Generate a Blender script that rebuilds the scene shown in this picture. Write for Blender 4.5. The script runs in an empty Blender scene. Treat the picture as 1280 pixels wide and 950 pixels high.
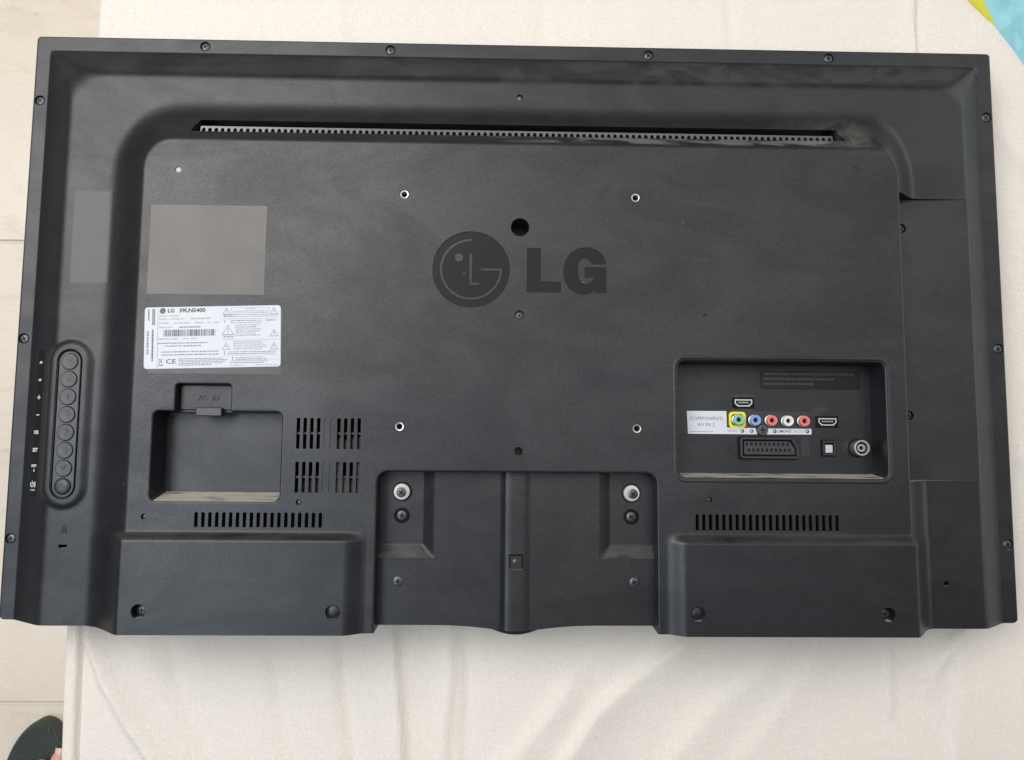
import bpy, bmesh, math, random
import numpy as np
from mathutils import Matrix, Vector

# ------------------------------------------------------------------ scene, camera, light
scene = bpy.context.scene
MM = 0.001
ZO = 74.0            # height of the flat back panel of the television above the sheet (mm)

cam_d = bpy.data.cameras.new('camera')
cam_d.sensor_width = 36.0
cam_d.lens = 27.0
cam_d.clip_start = 0.01
cam_d.clip_end = 50
cam = bpy.data.objects.new('camera', cam_d)
scene.collection.objects.link(cam)
rv = Vector((-0.0904, 0.0205, -0.0090))
Rw = Matrix.Rotation(rv.length, 3, rv.normalized())
M = Rw.transposed().to_4x4()
M.translation = Vector((-0.0189, -0.1186, 0.6469 + ZO * MM))
cam.matrix_world = M
scene.camera = cam

world = bpy.data.worlds.new('World')
scene.world = world
world.use_nodes = True
bg = world.node_tree.nodes['Background']
bg.inputs[0].default_value = (1.0, 0.95, 0.92, 1)
bg.inputs[1].default_value = 0.15


def area(name, loc, target, sx, sy, power, col):
    l = bpy.data.lights.new(name, 'AREA')
    l.shape = 'RECTANGLE'
    l.size, l.size_y = sx, sy
    l.energy = power
    l.color = col
    o = bpy.data.objects.new(name, l)
    o.location = loc
    o.rotation_euler = (Vector(target) - Vector(loc)).to_track_quat('-Z', 'Y').to_euler()
    scene.collection.objects.link(o)
    return o


area('window_light', (-1.2, 0.85, 2.0), (-0.4, 0.3, 0.0), 1.7, 1.4, 46, (1.0, 0.98, 0.965))
area('left_window_light', (-1.15, -0.6, 2.0), (-0.4, -0.2, 0.0), 1.3, 1.1, 16, (0.74, 0.87, 1.0))
area('ceiling_light', (0.5, 0.8, 2.4), (0.3, 0.4, 0), 2.4, 2.4, 26, (0.95, 0.975, 1.0))
area('right_fill_light', (2.0, 0.55, 0.8), (0.3, 0.05, 0.1), 2.4, 1.1, 14, (1.0, 0.96, 0.92))  # added fill from the right, brightens the right-facing slopes; no known lamp there

vs = scene.view_settings
vs.view_transform = 'Standard'
vs.look = 'None'
vs.exposure = 0.0
vs.gamma = 1.0
vs.use_curve_mapping = False
scene.render.engine = 'CYCLES'
scene.cycles.max_bounces = 8

rng = random.Random(7)

# ------------------------------------------------------------------ material helpers


class NT:
    def __init__(self, name):
        self.m = bpy.data.materials.new(name)
        self.m.use_nodes = True
        self.t = self.m.node_tree
        self.b = self.t.nodes['Principled BSDF']

    def n(self, typ, **kw):
        nd = self.t.nodes.new(typ)
        for k, v in kw.items():
            setattr(nd, k, v)
        return nd

    def l(self, a, b):
        self.t.links.new(a, b)

    def val(self, sock, v):
        if hasattr(v, 'is_output') or isinstance(v, bpy.types.NodeSocket):
            self.l(v, sock)
        else:
            sock.default_value = v

    def math(self, op, a, b=None, clamp=False):
        nd = self.n('ShaderNodeMath', operation=op, use_clamp=clamp)
        self.val(nd.inputs[0], a)
        if b is not None:
            self.val(nd.inputs[1], b)
        return nd.outputs[0]

    def ss(self, v, a, b, lo=0.0, hi=1.0):
        nd = self.n('ShaderNodeMapRange', interpolation_type='SMOOTHSTEP')
        self.val(nd.inputs[0], v)
        nd.inputs[1].default_value = a
        nd.inputs[2].default_value = b
        nd.inputs[3].default_value = lo
        nd.inputs[4].default_value = hi
        return nd.outputs[0]

    def mix(self, f, a, b):
        nd = self.n('ShaderNodeMix', data_type='RGBA')
        self.val(nd.inputs[0], f)
        self.val(nd.inputs[6], a)
        self.val(nd.inputs[7], b)
        return nd.outputs[2]

    def noise(self, scale, detail=2.0, rough=0.5, vec=None, stretch=None, dist=0.0):
        if vec is None:
            vec = self.obj()
        if stretch:
            mp = self.n('ShaderNodeMapping')
            mp.inputs['Scale'].default_value = stretch
            self.l(vec, mp.inputs[0])
            vec = mp.outputs[0]
        nd = self.n('ShaderNodeTexNoise')
        nd.inputs['Scale'].default_value = scale
        nd.inputs['Detail'].default_value = detail
        nd.inputs['Roughness'].default_value = rough
        nd.inputs['Distortion'].default_value = dist
        self.l(vec, nd.inputs['Vector'])
        return nd.outputs['Fac']

    def obj(self):
        if not hasattr(self, '_tc'):
            self._tc = self.n('ShaderNodeTexCoord')
        return self._tc.outputs['Object']

    def nrm(self):
        self.obj()
        return self._tc.outputs['Normal']

    def sep(self, v):
        nd = self.n('ShaderNodeSeparateXYZ')
        self.l(v, nd.inputs[0])
        return nd.outputs

    def bump(self, h, strength, dist, prev=None):
        nd = self.n('ShaderNodeBump')
        nd.inputs['Strength'].default_value = strength
        nd.inputs['Distance'].default_value = dist
        self.l(h, nd.inputs['Height'])
        if prev is not None:
            self.l(prev, nd.inputs['Normal'])
        return nd.outputs[0]

    def set(self, **kw):
        for k, v in kw.items():
            self.val(self.b.inputs[k.replace('_', ' ')], v)
        return self.m


def col(r, g, b):
    return (r, g, b, 1.0)


def simple(name, c, rough=0.5, metal=0.0, var=0.12, scale=120.0, bump=0.0, bscale=900, spec=0.5):
    k = NT(name)
    f = k.noise(scale, 3)
    a = tuple(min(1, v * (1 - var)) for v in c) + (1,)
    b = tuple(min(1, v * (1 + var)) for v in c) + (1,)
    k.set(Base_Color=k.mix(f, a, b), Roughness=k.ss(k.noise(scale * 2.3, 2), 0, 1, rough * 0.85, min(1, rough * 1.15)), Metallic=metal, Specular_IOR_Level=spec)
    if bump:
        k.set(Normal=k.bump(k.noise(bscale, 2), bump, 0.0004))
    return k.m


def plastic(name, base, rough, dust=True, smudge=True, mild=0.035, spec=0.5):
    k = NT(name)
    grain = k.noise(1400, 2, 0.6)
    mott = k.noise(60, 4, 0.6)
    c0 = k.mix(grain, tuple(v * 0.72 for v in base) + (1,), tuple(v * 1.3 for v in base) + (1,))
    c1 = k.mix(k.ss(mott, 0.3, 0.75), c0, tuple(v * 1.22 for v in base) + (1,))
    # very fine pale specks of settled dust
    sp = k.ss(k.noise(2200, 0), 0.74, 0.82)
    c1 = k.mix(k.math('MULTIPLY', sp, 0.10), c1, col(0.4, 0.37, 0.33))
    rg = k.ss(mott, 0.2, 0.8, rough * 0.93, rough * 1.08)
    if dust:
        ny = k.sep(k.nrm())[1]
        n1 = k.ss(k.noise(38, 4, 0.6, stretch=(0.6, 3, 3)), 0.30, 0.52)
        n2 = k.ss(k.noise(30, 4, 0.6, stretch=(0.8, 2, 2)), 0.30, 0.62)
        dm = k.math('ADD', k.math('MULTIPLY', k.math('MULTIPLY', k.ss(ny, 0.84, 0.94), n1), 0.80),
                    k.math('MULTIPLY', k.math('MULTIPLY', k.ss(ny, 0.35, 0.65), n2), mild))
        c1 = k.mix(dm, c1, col(0.60, 0.55, 0.47))
    if smudge:
        P = k.sep(k.obj())
        # greasy, dusty wipe marks along the sloping upper edge
        inb = k.math('MULTIPLY', k.ss(P[1], 0.207, 0.214), k.ss(P[1], 0.242, 0.239))
        st = k.ss(k.noise(16, 5, 0.55, stretch=(1.0, 1.6, 1), dist=1.6), 0.44, 0.60)
        c1 = k.mix(k.math('MULTIPLY', k.math('MULTIPLY', k.math('MULTIPLY', inb, k.ss(P[0], -0.3, 0.15, 0.4, 1.0)), st), 0.055), c1, col(0.30, 0.30, 0.26))
        # dust left at the right-hand end of the long vent slot
        dx = k.math('MULTIPLY', k.ss(P[0], 0.215, 0.285), k.ss(P[0], 0.325, 0.300))
        dy = k.math('MULTIPLY', k.ss(P[1], 0.147, 0.152), k.ss(P[1], 0.190, 0.160))
        ds = k.ss(k.noise(45, 4, 0.6, dist=0.8), 0.36, 0.62)
        c1 = k.mix(k.math('MULTIPLY', k.math('MULTIPLY', dx, dy), k.math('MULTIPLY', ds, 0.17)), c1, col(0.33, 0.31, 0.27))
        # dust line along the lip below the slot
        ly = k.math('MULTIPLY', k.ss(P[1], 0.1475, 0.150), k.ss(P[1], 0.1562, 0.1545))
        lx = k.math('MULTIPLY', k.ss(P[0], -0.05, 0.05), k.ss(P[0], 0.305, 0.29))
        ls = k.ss(k.noise(30, 4, 0.6, stretch=(1, 6, 1)), 0.42, 0.6)
        c1 = k.mix(k.math('MULTIPLY', k.math('MULTIPLY', ly, lx), k.math('MULTIPLY', ls, 0.28)), c1, col(0.33, 0.31, 0.27))
        # faint pale scuffs
        sc = k.ss(k.noise(26, 6, 0.7, stretch=(5, 0.7, 1), dist=2.0), 0.69, 0.74)
        c1 = k.mix(k.math('MULTIPLY', sc, 0.05), c1, col(0.4, 0.38, 0.35))
    # sparse lint and tiny nicks
    vo = k.n('ShaderNodeTexVoronoi')
    vo.inputs['Scale'].default_value = 34.0
    k.l(k.obj(), vo.inputs['Vector'])
    pick = k.ss(k.sep(vo.outputs['Color'])[0], 0.72, 0.76)
    lint = k.math('MULTIPLY', k.ss(vo.outputs['Distance'], 0.022, 0.010), pick)
    c1 = k.mix(k.math('MULTIPLY', lint, 0.30), c1, col(0.5, 0.48, 0.45))
    nb = k.bump(grain, 0.30, 0.0003)
    sg = k.math('MULTIPLY', k.ss(k.noise(820, 2, 0.7), 0.30, 0.70, spec * 0.84, spec * 1.16), k.ss(k.noise(9, 5, 0.62, stretch=(1, 1.8, 1), dist=1.2), 0.3, 0.7, 0.86, 1.14))
    k.set(Base_Color=c1, Roughness=rg, Normal=nb, Specular_IOR_Level=sg)
    return k.m


MAT = {}
MAT['cover'] = plastic('textured_black_plastic', (0.0075, 0.0081, 0.0104), 0.38)
MAT['panel'] = plastic('port_panel_plastic', (0.008, 0.0083, 0.0105), 0.40, dust=False, smudge=False, spec=0.45)
MAT['bay'] = plastic('stand_bay_plastic', (0.0080, 0.0083, 0.0100), 0.39, smudge=False, mild=0.16)
MAT['inlay'] = simple('smooth_dark_plastic', (0.009, 0.0098, 0.0115), 0.30, var=0.1, scale=40, bump=0.02, spec=0.20)
MAT['film'] = simple('satin_sticker_film', (0.070, 0.061, 0.053), 0.34, var=0.22, scale=16)
MAT['sidefilm'] = simple('dark_satin_film', (0.026, 0.0235, 0.022), 0.25, var=0.12, scale=30, spec=0.42)
MAT['clear'] = simple('label_film_edge', (0.03, 0.03, 0.032), 0.33, var=0.1, scale=30)
MAT['gloss'] = simple('black_gloss_plastic', (0.012, 0.012, 0.013), 0.25)
MAT['black'] = simple('matt_black', (0.006, 0.006, 0.0065), 0.6, spec=0.15)
MAT['screw'] = simple('blackened_steel', (0.10, 0.10, 0.105), 0.38, metal=0.75, scale=700)
MAT['steel'] = simple('bright_nickel', (0.56, 0.56, 0.54), 0.34, metal=0.9, scale=400, var=0.06)
MAT['zinc'] = simple('white_nylon_washer', (0.50, 0.49, 0.46), 0.30, metal=0.85, scale=400, var=0.08)
MAT['perf'] = simple('perforated_grey_plastic', (0.13, 0.13, 0.127), 0.30, metal=0.6, scale=300)
MAT['button'] = simple('button_rubber_plastic', (0.022, 0.0225, 0.025), 0.40, bump=0.1, spec=0.6)
MAT['paper'] = simple('label_paper', (0.60, 0.615, 0.65), 0.5, var=0.03, scale=60)
MAT['ink'] = simple('black_ink', (0.03, 0.03, 0.035), 0.5, var=0.1)
MAT['ink2'] = simple('grey_ink', (0.10, 0.10, 0.11), 0.5, var=0.15)
MAT['ink3'] = simple('pale_ink', (0.22, 0.22, 0.23), 0.5, var=0.1)
MAT['white'] = simple('white_print', (0.75, 0.75, 0.73), 0.5, var=0.05)
MAT['yellow'] = simple('yellow_print', (0.78, 0.70, 0.02), 0.45, var=0.06)
MAT['rca_green'] = simple('jack_green', (0.20, 0.50, 0.36), 0.35, var=0.05)
MAT['rca_blue'] = simple('jack_blue', (0.22, 0.33, 0.62), 0.35, var=0.05)
MAT['rca_red'] = simple('jack_red', (0.72, 0.17, 0.16), 0.35, var=0.05)
MAT['rca_white'] = simple('jack_white', (0.72, 0.71, 0.66), 0.35, var=0.05)
MAT['shutter'] = simple('optical_shutter', (0.50, 0.49, 0.52), 0.4, var=0.05)
MAT['board'] = simple('inner_chassis', (0.16, 0.16, 0.155), 0.5, scale=90, var=0.6)
MAT['screen'] = simple('display_glass', (0.012, 0.012, 0.014), 0.12)
MAT['skin'] = None

# ------------------------------------------------------------------ mesh helpers (all lengths in mm)


class MB:
    def __init__(self):
        self.v, self.f, self.mi, self.mats = [], [], [], []

    def slot(self, m):
        if m not in self.mats:
            self.mats.append(m)
        return self.mats.index(m)

    def add(self, vs_, fs_, m, xf=None):
        o = len(self.v)
        if xf:
            vs_ = [xf(*p) for p in vs_]
        self.v += [tuple(p) for p in vs_]
        s = self.slot(m)
        for f in fs_:
            self.f.append(tuple(i + o for i in f))
            self.mi.append(s)
        return self

    def loft(self, rings, m, cap=True, xf=None):
        n = len(rings[0])
        vs_ = [p for r in rings for p in r]
        fs_ = []
        for k in range(len(rings) - 1):
            for i in range(n):
                j = (i + 1) % n
                fs_.append((k * n + i, k * n + j, (k + 1) * n + j, (k + 1) * n + i))
        if cap:
            fs_.append(tuple(reversed(range(n))))
            fs_.append(tuple(range((len(rings) - 1) * n, len(rings) * n)))
        return self.add(vs_, fs_, m, xf)

    def box(self, x0, x1, y0, y1, z0, z1, m, xf=None):
        return self.loft([[(x0, y0, z0), (x1, y0, z0), (x1, y1, z0), (x0, y1, z0)],
                          [(x0, y0, z1), (x1, y0, z1), (x1, y1, z1), (x0, y1, z1)]], m, xf=xf)

    def rect(self, x0, x1, y0, y1, z, m, xf=None):
        return self.add([(x0, y0, z), (x1, y0, z), (x1, y1, z), (x0, y1, z)], [(0, 1, 2, 3)], m, xf)

    def poly(self, pts, z0, z1, m, xf=None):
        if sum(pts[i][0] * pts[(i + 1) % len(pts)][1] - pts[(i + 1) % len(pts)][0] * pts[i][1] for i in range(len(pts))) < 0:
            pts = pts[::-1]
        return self.loft([[(x, y, z0) for x, y in pts], [(x, y, z1) for x, y in pts]], m, xf=xf)

    def lathe(self, prof, m, cx=0, cy=0, n=24, cap=True, ph=0.0):
        rings = [[(cx + r * math.cos(2 * math.pi * i / n + ph), cy + r * math.sin(2 * math.pi * i / n + ph), z) for i in range(n)] for r, z in prof]
        return self.loft(rings, m, cap)

    def mesh(self, name, dz=0.0):
        me = bpy.data.meshes.new(name)
        me.from_pydata([(x * MM, y * MM, (z + dz) * MM) for x, y, z in self.v], [], self.f)
        for m in self.mats:
            me.materials.append(m)
        me.polygons.foreach_set('material_index', self.mi)
        me.update()
        return me

    def build(self, name, parent=None, loc=None, smooth=None, flip=False, dz=ZO):
        if loc is not None:
            dz = 0.0
        me = self.mesh(name, dz)
        bm = bmesh.new()
        bm.from_mesh(me)
        bmesh.ops.recalc_face_normals(bm, faces=bm.faces)
        bm.to_mesh(me)
        bm.free()
        if smooth is not None:
            shade(me, smooth)
        o = bpy.data.objects.new(name, me)
        scene.collection.objects.link(o)
        if loc is not None:
            o.location = (loc[0] * MM, loc[1] * MM, (loc[2] + ZO) * MM)
        if parent is not None:
            o.parent = parent
        return o


def shade(me, deg=32):
    me.polygons.foreach_set('use_smooth', [True] * len(me.polygons))
    me.set_sharp_from_angle(angle=math.radians(deg))


def inst(me, name, parent, x, y, z, rz=0.0):
    o = bpy.data.objects.new(name, me)
    scene.collection.objects.link(o)
    o.location = (x * MM, y * MM, (z + ZO) * MM)
    o.rotation_euler[2] = rz
    o.parent = parent
    return o


def rr(x0, x1, y0, y1, r, z, n=6):
    pts = []
    for cx, cy, a0 in ((x1 - r, y1 - r, 0), (x0 + r, y1 - r, 90), (x0 + r, y0 + r, 180), (x1 - r, y0 + r, 270)):
        for i in range(n + 1):
            a = math.radians(a0 + 90 * i / n)
            pts.append((cx + r * math.cos(a), cy + r * math.sin(a), z))
    return pts


def boolean(o, mb, op):
    me = mb.mesh('cutter')
    bm = bmesh.new()
    bm.from_mesh(me)
    bmesh.ops.translate(bm, verts=bm.verts, vec=(0, 0, ZO * MM))
    bmesh.ops.recalc_face_normals(bm, faces=bm.faces)
    bm.to_mesh(me)
    bm.free()
    c = bpy.data.objects.new('cutter', me)
    scene.collection.objects.link(c)
    md = o.modifiers.new('b', 'BOOLEAN')
    md.operation = op
    md.object = c
    md.solver = 'MANIFOLD'
    bpy.context.view_layer.update()
    dg = bpy.context.evaluated_depsgraph_get()
    new = bpy.data.meshes.new_from_object(o.evaluated_get(dg))
    o.modifiers.clear()
    old = o.data
    n0 = len(old.polygons)
    o.data = new
    bpy.data.meshes.remove(old)
    bpy.data.objects.remove(c)
    bpy.data.meshes.remove(me)
    print('boolean', op, n0, '->', len(new.polygons))


def text_geo(s, size, align='LEFT', bold=0.0):
    c = bpy.data.curves.new('t', 'FONT')
    c.body = s
    c.size = size
    c.align_x = align
    c.align_y = 'CENTER'
    c.resolution_u = 2
    c.offset = bold
    o = bpy.data.objects.new('t', c)
    me = bpy.data.meshes.new_from_object(o)
    v = [tuple(p.co) for p in me.vertices]
    f = [tuple(p.vertices) for p in me.polygons]
    bpy.data.objects.remove(o)
    bpy.data.curves.remove(c)
    bpy.data.meshes.remove(me)
    return v, f


def text(mb, s, x, y, z, size, m, align='LEFT', bold=0.0, rz=0.0, sx=1.0, xf=None, width=None):
    v, f = text_geo(s, size, align, bold)
    if not v:
        return
    if width:
        w = max(p[0] for p in v) - min(p[0] for p in v)
        sx = width / w
    c, sn = math.cos(rz), math.sin(rz)
    v = [(x + (p[0] * sx) * c - p[1] * sn, y + (p[0] * sx) * sn + p[1] * c, z) for p in v]
    if xf:
        v = [xf(*p) for p in v]
    mb.add(v, f, m)


def empty(name, loc=(0, 0, 0)):
    o = bpy.data.objects.new(name, None)
    o.location = loc
    scene.collection.objects.link(o)
    return o


def tag(o, label, cat):
    o['label'] = label
    o['category'] = cat


def sm(t):
    t = np.clip(t, 0, 1)
    return t * t * (3 - 2 * t)


# ------------------------------------------------------------------ setting: tiled floor
FZ = -377.0   # floor level relative to the back panel


def make_floor():
    k = NT('floor_grout')
    k.set(Base_Color=k.mix(k.noise(90, 4), col(0.55, 0.51, 0.47), col(0.64, 0.60, 0.55)), Roughness=0.9)
    mb = MB()
    mb.box(-2400, 2400, -2400, 2400, FZ - 30, FZ - 2.6, k.m)
    fl = mb.build('floor')
    fl['kind'] = 'structure'
    k = NT('travertine_tile')
    vein = k.noise(7, 7, 0.62, stretch=(1.0, 2.6, 1), dist=1.3)
    big = k.noise(2.2, 3, 0.5)
    c = k.mix(k.ss(big, 0.3, 0.7), col(0.66, 0.575, 0.47), col(0.72, 0.65, 0.555))
    c = k.mix(k.math('MULTIPLY', k.ss(vein, 0.50, 0.68), 0.35), c, col(0.47, 0.40, 0.31))
    line = k.noise(9, 8, 0.65, stretch=(0.8, 2.2, 1), dist=2.2)
    lm = k.math('MULTIPLY', k.ss(line, 0.485, 0.5), k.ss(line, 0.515, 0.5))
    c = k.mix(k.math('MULTIPLY', lm, 0.14), c, col(0.30, 0.25, 0.20))
    pits = k.ss(k.noise(70, 3, 0.6), 0.70, 0.76)
    c = k.mix(k.math('MULTIPLY', pits, 0.35), c, col(0.26, 0.22, 0.18))
    k.set(Base_Color=c, Roughness=k.ss(k.noise(30, 3), 0.2, 0.8, 0.30, 0.45), Normal=k.bump(k.noise(120, 4), 0.05, 0.0005))
    mb = MB()
    w, h, g = 600, 600, 2.2
    r = [rr(g, w - g, g, h - g, 3, FZ - 9, 3), rr(g, w - g, g, h - g, 3, FZ - 0.8, 3), rr(g + .9, w - g - .9, g + .9, h - g - .9, 2.4, FZ, 3)]
    mb.loft(r, k.m)
    me = mb.mesh('tile', ZO)
    bm = bmesh.new(); bm.from_mesh(me); bmesh.ops.recalc_face_normals(bm, faces=bm.faces); bm.to_mesh(me); bm.free()
    # every tile has its own piece of stone: offset the pattern per tile by object coordinates
    for i in range(-3, 3):
        for j in range(-3, 3):
            o = bpy.data.objects.new('tile', me)
            scene.collection.objects.link(o)
            o.location = ((i * 600 + 72) * MM, (154.3 + j * 600) * MM, 0)
            o.parent = fl
    return fl


def make_bed():
    # a low bed whose left edge runs beside the floor strip
    bed = empty('bed', (0, 0, (FZ + ZO) * MM))
    tag(bed, 'low bed with a creased off-white cotton sheet under the television', 'bed')
    dz0 = -(FZ + ZO)
    k = NT('off_white_cotton')
    wx = k.noise(420, 2, 0.6, stretch=(1, 9, 1))
    wy = k.noise(420, 2, 0.6, stretch=(9, 1, 1))
    wv = k.math('ADD', wx, wy)
    c = k.mix(k.ss(wv, 0.75, 1.25), col(0.765, 0.695, 0.61), col(0.875, 0.82, 0.74))
    c = k.mix(k.math('MULTIPLY', k.ss(k.noise(5, 3), 0.35, 0.7), 0.25), c, col(0.84, 0.77, 0.70))
    nb = k.bump(wv, 0.6, 0.0006)
    slub = k.math('ADD', k.noise(120, 3, 0.6, stretch=(1, 11, 1)), k.noise(100, 3, 0.6, stretch=(13, 1, 1)))
    c = k.mix(k.math('MULTIPLY', k.ss(slub, 0.95, 1.3), 0.35), c, col(0.92, 0.885, 0.83))
    nb = k.bump(slub, 0.5, 0.0008, nb)
    nb = k.bump(k.noise(28, 4, 0.55), 0.35, 0.003, nb)
    k.set(Base_Color=c, Roughness=0.9, Specular_IOR_Level=0.15, Normal=nb, Sheen_Weight=0.15)
    # sheet as a surface with real folds (mm, relative to the bed top)
    folds = [  # points, height, width left side, width right side
        ([(-384.7, -270), (-384.7, -289.6), (-369.7, -328.1), (-346.3, -366.4), (-323.4, -397.4), (-280, -450)], 5.5, 5, 16),
        ([(-325.0, -270), (-301.1, -342.0), (-273.7, -397.4), (-250, -450)], -3.0, 14, 14),
        ([(-223.8, -280), (-213.5, -348.8), (-201.1, -397.4), (-190, -450)], -2.4, 10, 14),
        ([(-159.7, -275), (-154.0, -341.7), (-145.3, -397.4), (-140, -450)], -3.4, 7, 12),
        ([(-113.5, -262), (-109.9, -313.5), (-105.4, -355.7), (-102.3, -397.4), (-98, -450)], 4.2, 10, 5.5),
        ([(-47.7, -268), (-42.8, -327.5), (-44.8, -397.4), (-46, -450)], -1.8, 4, 10),
        ([(-60, -268), (-58, -327.5), (-64, -400), (-66, -450)], 1.8, 10, 4),
        ([(180.0, -272), (152.0, -295.0), (107.5, -327.2), (74.5, -355.4), (45.5, -397.4), (20, -450)], 4.6, 6, 24),
        ([(262, -282), (221.6, -323.4), (180.6, -355.3), (143.5, -397.4), (115, -450)], 2.8, 12, 28),
        ([(60, -318), (34.5, -355.5), (-1.5, -397.4), (-40, -440)], 3.6, 9, 24),
        ([(343.0, -265), (341.5, -326.7), (342.5, -362.2)], 2.6, 1.9, 6),
        ([(425, -262), (411.4, -279.1), (401.2, -290.7), (381.0, -326.6)], 4.0, 4, 10),
        ([(412, -270), (408.0, -305.0), (400.2, -397.4), (398, -460)], 2.2, 5, 24),
        ([(300, -275), (262, -330), (205, -400), (180, -440)], 1.6, 10, 28),
        ([(394, 420), (391.9, 348.6), (389.8, 276.7), (389, 262)], 4.5, 10, 1.8),
        ([(206, 420), (207.5, 344.7), (208.6, 262)], -1.6, 3, 6),
        ([(25, 420), (24.2, 332.4), (22.9, 262)], -1.4, 8, 8),
        ([(-180, 420), (-176, 330), (-172, 262)], 1.2, 12, 9),
        ([(470, 200), (520, 120), (560, 60)], 3.0, 6, 18),
        ([(470, -120), (540, -150), (620, -140)], 3.0, 8, 20),
    ]
    xs = np.concatenate([np.arange(-402, -376, 1.2), np.arange(-376, 560, 3.2), np.arange(560, 1500, 30)])
    ys = np.concatenate([np.arange(-1300, -470, 30), np.arange(-470, 400, 3.2), np.arange(400, 900, 30)])
    X, Y = np.meshgrid(xs, ys, indexing='ij')
    Z = np.zeros_like(X)
    for pts, h, wl, wr in folds:
        best = np.full(X.shape, 1e9)
        sd = np.zeros_like(X)
        tpar = np.zeros_like(X)
        n = len(pts) - 1
        for i in range(n):
            a, b = np.array(pts[i], float), np.array(pts[i + 1], float)
            d = b - a
            L2 = d @ d
            t = np.clip(((X - a[0]) * d[0] + (Y - a[1]) * d[1]) / L2, 0, 1)
            ex, ey = X - (a[0] + t * d[0]), Y - (a[1] + t * d[1])
            dist = np.hypot(ex, ey)
            m = dist < best
            best = np.where(m, dist, best)
            crs = (d[0] * ey - d[1] * ex)
            sd = np.where(m, np.sign(crs), sd)
            tpar = np.where(m, (i + t) / n, tpar)
        # direction of travel is downwards (-y): left of travel is +x
        w = np.where(sd > 0, wr, wl)
        taper = np.minimum(1, np.minimum(tpar, 1 - tpar) * 3.5 + 0.25)
        Z += (1.9 if h > 0 else 1.5) * h * taper * np.exp(-(best / w) ** 1.5)
    # loose rumples
    r2 = np.random.RandomState(4)
    for i in range(26):
        a = r2.uniform(0, math.pi)
        fx, fy = math.cos(a) * r2.uniform(.008, .035), math.sin(a) * r2.uniform(.008, .03)
        Z += 0.35 * np.sin(X * fx + Y * fy + r2.uniform(0, 6))
    # the sheet is pressed flat under the television and sags a little there
    ins = np.minimum(np.minimum(X + 438, 436 - X), np.minimum(Y + 262, 251 - Y))
    press = sm(ins / 14 + 0.3)
    Z = Z * (1 - press) - 0.8 * press
    # rolled hem along the bed's left edge
    ed = X + 402.5
    fade = sm((120 - Y) / 300)
    Z += -4.2 * np.exp(-((ed - 10) / 1.7) ** 2) * (0.15 + 0.85 * fade) + 2.2 * np.exp(-((ed - 4.5) / 3) ** 2) * fade
    # the edge line is not quite parallel to the television
    XE = X + np.where(X < -300, (-(Y) * 0.0078 - 0.2) * np.clip((-300 - X) / 100, 0, 1), 0)
    nx, ny = X.shape
    V = np.stack([XE, Y, Z], -1).reshape(-1, 3)
    verts = [tuple(p) for p in V]
    faces = [(i * ny + j, (i + 1) * ny + j, (i + 1) * ny + j + 1, i * ny + j + 1) for i in range(nx - 1) for j in range(ny - 1)]
    # rounded drop at the left edge
    prev = [j for j in range(ny)]
    for k_ in range(1, 7):
        a = math.radians(90 * k_ / 6)
        R = 7.0
        idx = []
        for j in range(ny):
            x, y, z = V[j]
            idx.append(len(verts))
            verts.append((x - R * math.sin(a), y, z - R * (1 - math.cos(a))))
        for j in range(ny - 1):
            faces.append((idx[j], prev[j], prev[j + 1], idx[j + 1]))
        prev = idx
    for dzz, wob in ((-60, 2.0), (-150, 4.0), (-250, 5.0)):
        idx = []
        for j in range(ny):
            x, y, z = V[j]
            idx.append(len(verts))
            verts.append((x - 7 + wob * math.sin(y * 0.02 + dzz) + 8 * (-dzz / 250), y, dzz))
        for j in range(ny - 1):
            faces.append((idx[j], prev[j], prev[j + 1], idx[j + 1]))
        prev = idx
    mb = MB()
    mb.add(verts, faces, k.m)
    me = mb.mesh('sheet', dz0)
    shade(me, 80)
    o = bpy.data.objects.new('sheet', me)
    scene.collection.objects.link(o)
    o.parent = bed
    mb = MB()
    mb.loft([rr(-395, 1490, -1290, 890, 20, -300, 5), rr(-398, 1490, -1290, 890, 25, -30, 5), rr(-390, 1480, -1280, 880, 20, -8, 5)],
            simple('mattress_ticking', (0.6, 0.58, 0.55), 0.9))
    mb.build('mattress', bed, dz=dz0)
    return bed


make_floor()
make_bed()

# ------------------------------------------------------------------ television
tv = empty('television')
tag(tv, 'black flat-panel television lying face down on the white sheet, back cover upwards', 'television')


def corner(nx, ny, rc):
    a, b = np.maximum(nx + rc, 0), np.maximum(ny + rc, 0)
    return np.hypot(a, b) - rc + np.minimum(np.maximum(nx + rc, ny + rc), 0)


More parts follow.
